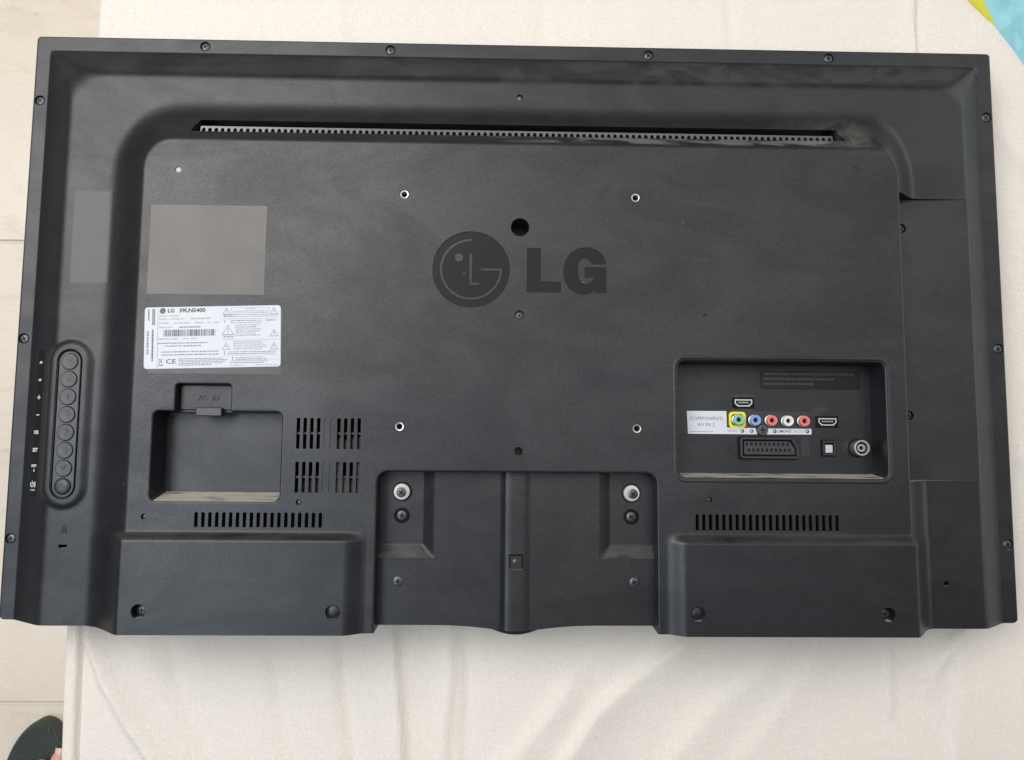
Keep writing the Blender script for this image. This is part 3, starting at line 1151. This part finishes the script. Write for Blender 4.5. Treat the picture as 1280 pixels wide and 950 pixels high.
bar(76.0, 76.2, 15.4, 27.5, ink3); bar(65.6, 75.5, 24.2, 24.4, ink2); bar(65.6, 75.5, 27.9, 28.1, ink2); greek(66.4, 74.8, 26.2, 0.9)
bar(65.6, 112, 29.0, 29.15, ink3)
for r_ in range(5):
    greek(74.5, rng.uniform(98, 104), 30.4 + r_ * 1.6, 0.85, ink3)
bar(67.0, 67.5, 38.4, 41.2, ink)
greek(71, 111.5, 39.2, 0.85, ink2); greek(70, 110, 40.8, 0.85, ink2); bar(65.6, 112, 42.2, 42.35, ink3)
bar(73.6, 74.2, 43.3, 45.6, ink)
for r_ in range(4):
    greek(76.5 if r_ < 2 else 72, rng.uniform(98, 105), 44.0 + r_ * 1.5, 0.8, ink2 if r_ % 2 else ink3)
bar(73, 112, 46.2, 46.3, ink3); greek(93, 112, 50.6, 0.7, ink3); greek(72, 83, 50.6, 0.7, ink3)
to = T.build('label_print', label)
if np.mean([p.normal.z for p in to.data.polygons]) < 0:
    to.data.flip_normals()

# ---- key strip on the left ledge
mb = MB()
mb.loft([stadium(-385, -152.6, -46.3, 9.2, -20.2), stadium(-385, -152.6, -46.3, 9.2, -16.4), stadium(-385, -152.6, -46.3, 8.7, -15.9)], MAT['button'])
keys = mb.build('key_strip', tv, smooth=40)
icons = ['^', 'v', '+', '-', 'o', 's', 'i', 'p']
for i in range(8):
    mb = MB()
    mb.lathe([(7.35, -0.3), (7.35, 0.02), (6.95, 0.04)], MAT['black'], n=28)
    prof = [(6.85, -0.6), (6.85, 0.55), (6.45, 0.95), (4.5, 1.0), (1.5, 0.82), (0.15, 0.78)]
    if i == 7:
        prof = [(6.85, -0.6), (6.85, 0.8), (6.2, 1.5), (4.2, 2.0), (1.5, 2.2), (0.15, 2.25)]
    mb.lathe(prof, MAT['button'], n=28)
    zt = prof[-1][1]
    zb, ztt = zt - 0.4, zt + 0.42
    B = MAT['button']

    def stroke(a, b, w=0.42):
        dx, dy = b[0] - a[0], b[1] - a[1]
        L = math.hypot(dx, dy)
        n_ = (-dy / L * w, dx / L * w)
        mb.poly([(a[0] - n_[0], a[1] - n_[1]), (b[0] - n_[0], b[1] - n_[1]), (b[0] + n_[0], b[1] + n_[1]), (a[0] + n_[0], a[1] + n_[1])], zb, ztt, B)
    ic = icons[i]
    if ic == '^':
        stroke((-2.2, -1), (0, 1.4)); stroke((0, 1.4), (2.2, -1))
    elif ic == 'v':
        stroke((-2.2, 1), (0, -1.4)); stroke((0, -1.4), (2.2, 1))
    elif ic == '+':
        stroke((-2.6, 0), (2.6, 0)); stroke((0, -2.6), (0, 2.6))
    elif ic == '-':
        stroke((-2.4, 0), (2.4, 0))
    elif ic == 'o':
        stroke((-1.2, -2), (1.6, 2)); stroke((1.6, 2), (1.9, 0))
    elif ic == 's':
        stroke((1.8, 1.4), (-1, 1.4)); stroke((1.8, 1.4), (1.8, -1.8)); stroke((1.8, -1.8), (-1, -1.8))
    elif ic == 'i':
        stroke((-2, 2), (2, 2)); stroke((-1.8, -2), (1.8, 1.9)); stroke((-1.8, 1), (0, -0.4))
    else:
        stroke((0, 0), (0, 3))
        arc_band_pts = []
        for t in range(0, 13):
            a = math.radians(130 + 280 * t / 12)
            arc_band_pts.append((2.6 * math.cos(a), 2.6 * math.sin(a)))
        for t in range(12, -1, -1):
            a = math.radians(130 + 280 * t / 12)
            arc_band_pts.append((1.9 * math.cos(a), 1.9 * math.sin(a)))
        mb.poly(arc_band_pts, zb, ztt - 0.2, B)
    me = mb.mesh('button')
    bm = bmesh.new(); bm.from_mesh(me); bmesh.ops.recalc_face_normals(bm, faces=bm.faces); bm.to_mesh(me); bm.free()
    shade(me, 38)
    inst(me, 'button', keys, -385, -46.3 - i * 15.186, -15.9)

# dark sticker strip with the key symbols, on the sloping left wall
ks = drape(-419.3, -412.4, -162, -35, 6, 20, 0.12, MAT['inlay'], 'symbol_strip', tv)
S = MB()
W_ = MAT['white']


def on_slope(x, y, z):
    return (x, y, Hs(x, y) + 0.3 + z)


def sbar(a, b, w=0.35):
    dx, dy = b[0] - a[0], b[1] - a[1]
    L = math.hypot(dx, dy)
    n_ = (-dy / L * w, dx / L * w)
    S.add([on_slope(a[0] - n_[0], a[1] - n_[1], 0), on_slope(b[0] - n_[0], b[1] - n_[1], 0), on_slope(b[0] + n_[0], b[1] + n_[1], 0), on_slope(a[0] + n_[0], a[1] + n_[1], 0)], [(0, 1, 2, 3)], W_)


sx0 = -415.8
yk = [-46.3 - i * 15.186 for i in range(8)]
sbar((sx0 - 1.5, yk[0] - .8), (sx0, yk[0] + 1), .5); sbar((sx0, yk[0] + 1), (sx0 + 1.5, yk[0] - .8), .5)
sbar((sx0 - 1.5, yk[1] + .8), (sx0, yk[1] - 1), .5); sbar((sx0, yk[1] - 1), (sx0 + 1.5, yk[1] + .8), .5)
sbar((sx0 - 2, yk[2]), (sx0 + 2, yk[2])); sbar((sx0, yk[2] - 2), (sx0, yk[2] + 2))
sbar((sx0 - 1.8, yk[3]), (sx0 + 1.8, yk[3]))
text(S, 'OK', sx0 - 0.6, yk[4], 0, 4.4, W_, 'CENTER', 0.12, xf=on_slope, width=6.2)
text(S, 'SET', sx0 - 0.6, yk[5], 0, 4.4, W_, 'CENTER', 0.1, xf=on_slope, width=6.4)
text(S, 'INPUT', sx0 - 0.8, yk[6] + 1.6, 0, 3.4, W_, 'CENTER', 0.08, xf=on_slope, width=6.4)
sbar((sx0 - 0.4, yk[6] - 3.4), (sx0 - 0.4, yk[6] - 1.0), .45)
for t in range(10):
    a0, a1 = math.radians(130 + 28 * t), math.radians(130 + 28 * (t + 1))
    sbar((sx0 - 1.6 + 2.0 * math.cos(a0), yk[7] + 1 + 2.0 * math.sin(a0)), (sx0 - 1.6 + 2.0 * math.cos(a1), yk[7] + 1 + 2.0 * math.sin(a1)), .38)
sbar((sx0 - 1.6, yk[7] + 1), (sx0 - 1.6, yk[7] + 4), .36)
sbar((sx0 + 1.9, yk[7] - 1.4), (sx0 + 1.9, yk[7] + 3.6), .42)
text(S, 'POWER', sx0 - 0.6, yk[7] - 3.9, 0, 1.8, W_, 'CENTER', 0.03, xf=on_slope, width=5.4)
so = S.build('key_symbol', ks)
if np.mean([p.normal.z for p in so.data.polygons]) < 0:
    so.data.flip_normals()
# padlock mark above the lock slot
mb = MB()


def pl_(x, y, z):
    return (x - 382.8, y - 188.6, Hs(x - 382.8, y - 188.6) + z)


mb.box(-2.2, 2.2, -3.2, 0.4, -0.3, 0.35, MAT['inlay'], xf=pl_)
for s in (-1, 1):
    mb.box(s * 1.5 - .35, s * 1.5 + .35, 0.3, 2.6, -0.3, 0.3, MAT['inlay'], xf=pl_)
mb.box(-1.8, 1.8, 2.4, 3.2, -0.3, 0.32, MAT['inlay'], xf=pl_)
mb.build('lock_mark', tv)

# ---- mains inlet: lettering plate and catch
mb = MB()
mb.loft([rr(-286.8, -241.8, -87.2, -66.2, 2, -11, 4), rr(-286.8, -241.8, -87.2, -66.2, 2, -8.6, 4), rr(-286.2, -242.4, -86.6, -66.8, 1.6, -8.1, 4)], MAT['cover'])
plate = mb.build('inlet_cover', tv, smooth=30)
mb = MB()
v, f = text_geo('AC  IN', 6.4, 'CENTER', 0.0)
mb.add([(p[0] * 0.92 - 262.6, p[1] - 77.0, -7.7) for p in v], f, MAT['perf'])
# raised letters: side walls from the outline
c = bpy.data.curves.new('t', 'FONT'); c.body = 'AC  IN'; c.size = 6.4; c.align_x = 'CENTER'; c.align_y = 'CENTER'; c.extrude = 0.55; c.resolution_u = 2
o = bpy.data.objects.new('t', c)
me = bpy.data.meshes.new_from_object(o)
mb = MB()
mb.add([(p.co.x * 0.92 - 262.6, p.co.y - 77.0, p.co.z - 8.0) for p in me.vertices], [tuple(p.vertices) for p in me.polygons], MAT['cover'])
bpy.data.objects.remove(o); bpy.data.curves.remove(c); bpy.data.meshes.remove(me)
mb.build('raised_lettering', plate)
mb = MB()
mb.loft([rr(-271.6, -250.2, -92.4, -85.2, 0.8, -12, 3), rr(-271.6, -250.2, -92.4, -85.2, 0.8, -4.8, 3), rr(-271.0, -250.8, -91.8, -85.8, 0.5, -4.2, 3)], MAT['button'])
mb.build('catch', plate, smooth=30)

# ---- connector panel
mb = MB()
ro = [rr(131.2, 317.2, -144.8, -37.8, 9.5, z) for z in (-0.2, 0.3)] + [rr(131.7, 316.7, -144.3, -38.3, 9.0, 0.6)]
ri = [rr(133.3, 315.2, -142.7, -39.8, 7.9, 0.6), rr(133.7, 314.8, -142.3, -40.2, 7.6, 0.2), rr(133.75, 314.75, -142.25, -40.25, 7.6, -0.2)]
mb.loft(ro + ri, MAT['cover'], cap=False)
mb.build('port_frame', tv, smooth=50)
mb = MB()
PZ = -25.0
mb.box(133.5, 315, -142, -41, PZ - 1.9, PZ, MAT['panel'])
port = mb.build('port_panel', tv)
K = MAT['black']


def printed(name, fill):
    mb = MB()
    fill(mb)
    o = mb.build(name, port)
    if np.mean([p.normal.z for p in o.data.polygons]) < 0:
        o.data.flip_normals()
    return o


def hdmi(x, y, w, h):
    mb = MB()
    mb.box(x - w / 2 - 2.2, x + w / 2 + 2.2, y - h / 2 - 2.0, y + h / 2 + 2.0, PZ - 0.5, PZ + 0.25, K)

    def dshape(s, z):
        a, b = w / 2 - s, h / 2 - s
        return [(x - a, y + b, z), (x + a, y + b, z), (x + a, y - b * 0.15, z), (x + a - 2.6, y - b, z), (x - a + 2.6, y - b, z), (x - a, y - b * 0.15, z)][::-1]
    mb.loft([dshape(0, PZ), dshape(0, PZ + 1.5), dshape(0.95, PZ + 1.5), dshape(1.0, PZ + 0.3)], MAT['steel'])
    mb.loft([dshape(1.0, PZ + 0.2), dshape(1.0, PZ + 0.5)], K)
    mb.box(x - w / 2 + 3.0, x + w / 2 - 3.0, y - 0.2, y + 1.1, PZ + 0.3, PZ + 1.3, MAT['button'])
    for i in range(7):
        xx = x - w / 2 + 3.6 + i * (w - 7.2) / 6
        mb.box(xx - 0.35, xx + 0.35, y - 0.25, y + 0.9, PZ + 1.3, PZ + 1.36, MAT['zinc'])
    return mb.build('hdmi_port', port)


hdmi(198.5, -76.0, 15.4, 6.2)
hdmi(272.6, -92.0, 16.0, 6.4)

# label around the analogue sockets
AX0, AX1 = 148.4, 258.6


def f_paper(mb):
    mb.poly([(148.6, -83.4), (183.6, -83.2), (183.8, -97.6), (209.4, -98.0), (210.8, -103.4), (149.4, -103.4)], PZ + 0.02, PZ + 0.2, MAT['paper'])
    mb.poly([(220.4, -98.2), (258.6, -98.2), (258.6, -103.2), (218.6, -103.4)], PZ + 0.02, PZ + 0.2, MAT['paper'])


pp = printed('socket_label', f_paper)
pp['label'] = 'white socket label with grey lettering'


def f_text(mb):
    z = PZ + 0.24
    text(mb, 'COMPONENT/', 166.0, -90.0, z, 4.2, MAT['ink2'], 'CENTER', 0.0, width=29.5)
    text(mb, 'AV IN 2', 165.6, -95.4, z, 4.2, MAT['ink2'], 'CENTER', 0.0, width=15)
    u = 151
    while u < 172:
        mb.rect(u, u + 0.5, -101.8, -101.1, z, MAT['ink3'])
        u += 0.75
    text(mb, 'VIDEO', 189.0, -100.6, z, 3.4, MAT['ink3'], 'CENTER', width=9.5)
    text(mb, 'L/MONO', 234.6, -100.7, z, 3.4, MAT['ink'], 'CENTER', 0.06, width=12)
    text(mb, 'AUDIO', 247.6, -100.7, z, 3.2, MAT['ink3'], 'CENTER', width=9)
    for x, s in ((197.4, 1), (205.6, 0), (226.0, 1), (255.0, 1)):
        mb.lathe([(1.7, z - 0.02), (1.7, z)], MAT['ink'] if s else MAT['ink2'], x, -100.6, 14)
        mb.rect(x - 0.9, x + 0.2, -101.2, -99.6, z + 0.03, MAT['paper'])


tp = MB()
f_text(tp)
o = tp.build('label_print', pp)
if np.mean([p.normal.z for p in o.data.polygons]) < 0:
    o.data.flip_normals()
# black strip that carries the phono sockets
mb = MB()
mb.box(183.9, 258.6, -98.0, -83.2, PZ - 0.3, PZ + 0.12, MAT['gloss'])
mb.build('socket_backing', port)
mb = MB()
rg = [rr(185.6, 200.6, -97.8, -83.8, 3.2, z) for z in (PZ + 0.05, PZ + 0.5)]
ri = [rr(187.8, 198.4, -95.8, -85.8, 2.6, z) for z in (PZ + 0.5, PZ + 0.05)]
mb.loft(rg + ri, MAT['yellow'], cap=False)
mb.build('yellow_surround', port)
for x, y, m in ((193.1, -91.0, 'rca_green'), (207.9, -91.2, 'rca_blue'), (222.3, -91.3, 'rca_red'), (236.7, -91.6, 'rca_white'), (251.0, -91.6, 'rca_red')):
    mb = MB()
    mb.lathe([(5.0, PZ), (5.0, PZ + 0.8), (4.7, PZ + 1.0), (4.2, PZ + 1.0), (4.15, PZ + 3.6), (3.9, PZ + 3.9)], MAT['steel'], x, y, 24)
    mb.lathe([(4.55, PZ + 3.2), (4.6, PZ + 5.4), (4.3, PZ + 5.8), (2.7, PZ + 5.8), (2.3, PZ + 5.2), (1.75, PZ + 4.4), (1.7, PZ + 2.2)], MAT[m], x, y, 24, cap=False)
    mb.lathe([(1.72, PZ + 4.05), (1.5, PZ + 4.06)], K, x, y, 18)
    mb.build('phono_socket', port, smooth=40)
mb = MB()
mb.lathe([(5.0, PZ), (5.0, PZ + 1.6), (4.4, PZ + 2.4), (1.0, PZ + 2.7)], MAT['screw'], 214.6, -99.6, 24)
mb.box(211.9, 217.3, -100.1, -99.1, PZ + 2, PZ + 2.82, K)
mb.box(214.1, 215.1, -102.3, -96.9, PZ + 2, PZ + 2.85, K)
mb.build('screw', port, smooth=40)

# scart socket
mb = MB()


def sc(s, z, sh=0.0):
    x0, x1, y0, y1 = 194.0 + s, 246.0 - s, -124.6 + s, -106.0 - s
    r = max(0.6, 2.4 - s)
    return [(x0, y0 + r, z), (x0 + r * .3, y0 + r * .3, z), (x0 + r, y0, z), (x1 - r, y0, z), (x1 - r * .3, y0 + r * .3, z), (x1, y0 + r, z), (x1 - 0.8, (y0 + y1) / 2, z), (x1 - 4.6, y1 - r, z), (x1 - 5.0 - r * .4, y1 - r * .3, z), (x1 - 5.4 - r, y1, z), (x0 + r, y1, z), (x0 + r * .3, y1 - r * .3, z), (x0, y1 - r, z)]


mb.loft([[(p[0] + (p[0] - 220) * 0.035, p[1] + (p[1] + 115) * 0.06, p[2]) for p in sc(-0.2, z)] for z in (PZ, PZ + 0.5)], K)
mb.loft([sc(0, PZ), sc(0, PZ + 4.2), sc(0.5, PZ + 4.8), sc(1.6, PZ + 4.8), sc(2.2, PZ + 4.2), sc(2.3, PZ + 1.0)], MAT['button'])
mb.loft([sc(2.25, PZ + 0.6), sc(2.25, PZ + 1.1)], K)
mb.loft([sc(3.6, PZ + 0.8), sc(3.6, PZ + 3.9)], MAT['button'])
for r_ in range(2):
    for i in range(10):
        x = 200.2 + i * 3.95 + (1.6 if r_ else 0)
        if x > 239.5 - (0 if r_ else 1.5):
            continue
        y = -112.4 if r_ == 0 else -117.6
        mb.box(x - 1.0, x + 0.85, y - 1.8, y + 1.8, PZ + 3.0, PZ + 3.98, K)
        mb.box(x - 0.3, x + 0.3, y - 1.9, y - 0.9, PZ + 3.0, PZ + 4.02, MAT['perf'])
mb.build('scart_socket', port, smooth=25)

# optical outlet
mb = MB()
mb.box(266.4, 279.6, -122.4, -107.6, PZ - .2, PZ + 0.3, K)
ro = [[(x, y, z) for x, y in ((267.6, -121.2), (278.4, -121.2), (278.4, -108.8), (267.6, -108.8))] for z in (PZ, PZ + 2.6)]
ri = [[(x, y, z) for x, y in ((268.8, -120.0), (277.2, -120.0), (277.2, -110.0), (268.8, -110.0))] for z in (PZ + 2.6, PZ + 0.4)]
mb.loft(ro + ri, MAT['button'], cap=False)
mb.box(268.8, 277.2, -120, -110, PZ + 0.1, PZ + 0.6, K)
mb.box(270.2, 276.4, -119.0, -112.2, PZ + 0.4, PZ + 1.4, MAT['shutter'])
mb.build('optical_port', port)

# aerial socket
mb = MB()
ax_, ay_ = 298.6, -114.6
mb.lathe([(8.2, PZ - .1), (8.2, PZ + 0.3), (7.8, PZ + 0.4)], K, ax_, ay_, 32)
mb.lathe([(6.6, PZ), (6.9, PZ + 9.6), (6.5, PZ + 10.0), (5.5, PZ + 10.0), (5.2, PZ + 9.4), (5.1, PZ + 3.0)], MAT['steel'], ax_, ay_, 32, cap=False)
mb.lathe([(5.1, PZ + 3.0), (0.3, PZ + 3.1)], K, ax_, ay_, 24)
mb.lathe([(3.5, PZ + 3), (3.5, PZ + 8.2), (3.2, PZ + 8.5), (2.0, PZ + 8.5), (1.6, PZ + 8.0), (1.5, PZ + 4)], MAT['zinc'], ax_, ay_, 24, cap=False)
mb.lathe([(1.5, PZ + 6.6), (0.2, PZ + 6.7)], K, ax_, ay_, 12)
mb.build('aerial_socket', port, smooth=40)

# moulded plates with faint lettering on the panel
mb = MB()
mb.box(214, 303.5, -63.4, -47.0, PZ - .2, PZ + 0.25, MAT['inlay'])
for r_, (a, b) in enumerate(((217, 297), (217, 280), (217, 262))):
    u = a
    while u < b:
        w = rng.uniform(0.7, 1.7)
        mb.box(u, u + w, -50.9 - r_ * 4.4, -48.9 - r_ * 4.4, PZ + 0.2, PZ + 0.42, MAT['button'])
        u += w + rng.choice((0.35, 0.35, 0.9))
mb.build('moulded_notice', port)
mb = MB()
mb.box(188.0, 208.2, -83.0, -68.5, PZ - .2, PZ + 0.18, MAT['gloss'])
mb.build('port_plate', port)
mb = MB()
mb.box(258.9, 274.0, -86.6, -79.2, PZ - .2, PZ + 0.2, MAT['gloss'])
mb.box(266, 275.2, -86.4, -83.2, PZ - .1, PZ + 0.4, MAT['panel'])
mb.build('port_plate', port)
mb = MB()
mb.box(249, 256.5, -122.5, -105.0, PZ - .2, PZ + 0.15, MAT['gloss'])
mb.build('port_plate', port)
mb = MB()
mb.lathe([(2.7, PZ), (2.7, PZ + 0.3), (2.3, PZ + 0.35), (2.2, PZ + 0.1)], MAT['panel'], 186, -114.5, 20)
mb.build('moulded_ring', port)

# ------------------------------------------------------------------ blanket corner, upper right


def make_blanket():
    k = NT('teal_cotton')
    n1 = k.noise(22, 4, 0.55, dist=0.8)
    c = k.mix(k.ss(n1, 0.35, 0.62), col(0.20, 0.47, 0.52), col(0.31, 0.62, 0.66))
    k.set(Base_Color=c, Roughness=0.85, Sheen_Weight=0.2, Normal=k.bump(k.noise(500, 3), 0.3, 0.0005))
    teal = k.m
    yel = simple('yellow_cotton', (0.66, 0.62, 0.07), 0.85, bump=0.2, bscale=700)
    edge = [(425, 368), (437, 350), (449.8, 331.8), (470.5, 308.8), (487.0, 284.1), (500.3, 262.8), (516, 240), (540, 214), (575, 190)]
    # dense edge
    P = []
    for i in range(len(edge) - 1):
        for t in range(8):
            a, b = edge[i], edge[i + 1]
            P.append((a[0] + (b[0] - a[0]) * t / 8, a[1] + (b[1] - a[1]) * t / 8))
    P.append(edge[-1])
    dirn = np.array((0.86, 0.5))
    root = empty('blanket', (0.5, 0.3, 0))
    tag(root, 'teal blanket with a yellow border at the upper right corner', 'blanket')

    def grid(d0s, d1s, nd, m, name, dz):
        vs_, fs_ = [], []
        n_ = len(P)
        for i, p in enumerate(P):
            for j in range(nd + 1):
                d = d0s(p) + (d1s(p) - d0s(p)) * (j / nd) ** 1.4
                x, y = p[0] + dirn[0] * d, p[1] + dirn[1] * d
                z = 7.0 * (1 - math.exp(-d / 5.0)) + 2.2 * math.sin(x * 0.11 + y * 0.06) * (1 - math.exp(-d / 20)) + 1.6 * math.sin(y * 0.17 - x * 0.05) * (1 - math.exp(-d / 20))
                vs_.append((x - 500, y - 300, z + dz))
        for i in range(n_ - 1):
            for j in range(nd):
                fs_.append((i * (nd + 1) + j, i * (nd + 1) + j + 1, (i + 1) * (nd + 1) + j + 1, (i + 1) * (nd + 1) + j))
        # underside
        o = len(vs_)
        vs_ += [(x, y, 0.6) for x, y, z in vs_[:o]]
        fs_ += [tuple(reversed([q + o for q in f])) for f in fs_[:]]
        e0 = [i * (nd + 1) for i in range(n_)]
        e1 = [i * (nd + 1) + nd for i in range(n_)]
        for e in (e0, e1):
            fs_ += [(e[i], e[i + 1], e[i + 1] + o, e[i] + o) for i in range(n_ - 1)]
        mb = MB()
        mb.add(vs_, fs_, m)
        return mb.build(name, root, smooth=50, dz=0)

    grid(lambda p: 0.0, lambda p: 260.0, 40, teal, 'cloth', 0.0)

    def wid(p):
        # the border narrows and turns under towards the corner
        return max(0.0, min(16.0, (p[1] - 303) * 0.26))
    P2 = [p for p in P if p[1] > 303.5]
    P[:] = P2
    grid(lambda p: -0.6, lambda p: wid(p), 10, yel, 'border', 0.5)


make_blanket()

# ------------------------------------------------------------------ sandal and foot, lower left
FL = FZ + ZO   # floor level in scene mm


def make_sandal():
    k = NT('green_foam_rubber')
    g = k.noise(60, 3)
    P = k.sep(k.obj())
    ridx = k.math('SINE', k.math('MULTIPLY', P[0], 2200.0))
    ridy = k.math('SINE', k.math('MULTIPLY', P[1], 1500.0))
    k.set(Base_Color=k.mix(g, col(0.040, 0.055, 0.048), col(0.058, 0.076, 0.066)), Roughness=0.6,
          Normal=k.bump(k.math('MULTIPLY', ridx, ridy), 0.7, 0.0012))
    gm = k.m
    root = empty('sandal', (-0.582, -0.60, FL * MM))
    tag(root, 'dark green slide sandal worn on the floor beside the bed', 'sandal')
    n = 56

    def outline(grow, z):
        p = []
        for i in range(n):
            t = 2 * math.pi * i / n
            c, s = math.cos(t), math.sin(t)
            y = 140 * math.copysign(abs(s) ** 0.9, s) - 0
            wv = 47 + 5 * math.sin(t) + (2.0 if c > 0 else 0)
            x = wv * math.copysign(abs(c) ** (1.16 if s > 0 else 0.86), c)
            p.append((x * (1 + grow / 50), y * (1 + grow / 140), z))
        return p

    mb = MB()
    mb.loft([outline(-3, 0), outline(1.0, 3), outline(1.0, 20), outline(0.0, 25), outline(-2.5, 27.5), outline(-5.5, 27.0), outline(-9, 24.5)], gm)
    mb.build('sole', root, smooth=50, dz=0)
    # broad strap over the instep
    vs_, fs_ = [], []
    na, nb_ = 20, 8
    for th in (0, 4.5):
        for i in range(na + 1):
            a = math.pi * i / na
            for j in range(nb_ + 1):
                y = 40 - 92 * j / nb_ + 10 * math.cos(a) * 0.6
                lift = 44 + 12 * j / nb_
                vs_.append(((50.5 - th) * math.cos(a), y, 12 + (lift - th) * math.sin(a)))
    o = (na + 1) * (nb_ + 1)
    for q in (0, o):
        for i in range(na):
            for j in range(nb_):
                f = (q + i * (nb_ + 1) + j, q + i * (nb_ + 1) + j + 1, q + (i + 1) * (nb_ + 1) + j + 1, q + (i + 1) * (nb_ + 1) + j)
                fs_.append(f)
    for i in range(na):
        for j in (0, nb_):
            a, b = i * (nb_ + 1) + j, (i + 1) * (nb_ + 1) + j
            fs_.append((a, b, b + o, a + o))
    mb = MB()
    mb.add(vs_, fs_, gm)
    mb.build('strap', root, smooth=50, dz=0)


def make_foot():
    k = NT('skin')
    k.set(Base_Color=k.mix(k.noise(60, 3), col(0.56, 0.29, 0.21), col(0.66, 0.36, 0.27)), Roughness=0.5, Subsurface_Weight=0.15,
          Subsurface_Radius=(0.01, 0.004, 0.002), Normal=k.bump(k.noise(300, 3), 0.1, 0.0005))
    # joints: (x, y, z, radius) in mm around the sandal
    J = [(-4, -95, 62, 34), (-4, -112, 46, 30), (-4, -100, 120, 33), (-6, -104, 220, 43), (-8, -100, 330, 52), (-8, -96, 400, 50),
         (0, -50, 58, 33), (6, 5, 46, 27), (10, 40, 40, 21), (-16, 32, 38, 20)]
    E_ = [(0, 1), (0, 2), (2, 3), (3, 4), (4, 5), (0, 6), (6, 7), (7, 8), (7, 9)]

    def toe(root_i, pts):
        prev = root_i
        for p in pts:
            J.append(p)
            E_.append((prev, len(J) - 1))
            prev = len(J) - 1
    toe(8, [(24, 62, 37, 12.5), (29, 82, 36.5, 11.5), (30.5, 98, 35, 9.5)])
    toe(8, [(6, 66, 38, 9), (7, 78, 37, 8), (8, 86, 33.5, 7)])
    toe(9, [(-10, 56, 37, 8.6), (-10, 69, 36, 7.6), (-9, 77, 33, 6.8)])
    toe(9, [(-25, 50, 36, 8.2), (-26, 61, 35, 7.4), (-25, 68, 32.5, 6.6)])
    toe(9, [(-38, 40, 35, 8), (-40, 50, 34, 7.2), (-39, 57, 32, 6.4)])
    me = bpy.data.meshes.new('foot')
    me.from_pydata([(x * MM, y * MM, z * MM) for x, y, z, r in J], E_, [])
    o = bpy.data.objects.new('person', me)
    scene.collection.objects.link(o)
    sk = o.modifiers.new('skin', 'SKIN')
    sk.use_smooth_shade = True
    ly = me.skin_vertices[0] if me.skin_vertices else None
    if ly is None:
        bm = bmesh.new(); bm.from_mesh(me)
        bm.verts.layers.skin.verify()
        bm.to_mesh(me); bm.free()
        ly = me.skin_vertices[0]
    for i, (x, y, z, r) in enumerate(J):
        ly.data[i].radius = (r * MM, r * MM)
        ly.data[i].use_root = (i == 0)
    ss_ = o.modifiers.new('s', 'SUBSURF')
    ss_.levels = ss_.render_levels = 2
    bpy.context.view_layer.update()
    dg = bpy.context.evaluated_depsgraph_get()
    new = bpy.data.meshes.new_from_object(o.evaluated_get(dg))
    o.modifiers.clear()
    o.data = new
    new.materials.clear()
    new.materials.append(k.m)
    shade(new, 80)
    o.location = (-0.577, -0.586, FL * MM)
    tag(o, 'bare foot of a person in the green sandal at the lower left edge', 'person')
    # toenail of the big toe
    nm = simple('toenail', (0.72, 0.47, 0.38), 0.3)
    mb = MB()
    vs_, fs_ = [], []
    for i in range(7):
        for j in range(6):
            a = math.radians(-50 + 100 * i / 6)
            vs_.append((30.3 + 7.4 * math.sin(a), 91 + 10 * j / 5, 34.8 + 8.2 * math.cos(a) - 1.6 * (j / 5) ** 2))
    for i in range(6):
        for j in range(5):
            fs_.append((i * 6 + j, (i + 1) * 6 + j, (i + 1) * 6 + j + 1, i * 6 + j + 1))
    mb.add(vs_, fs_, nm)
    mb.build('toenail', o, smooth=60, dz=0)


make_sandal()
make_foot()
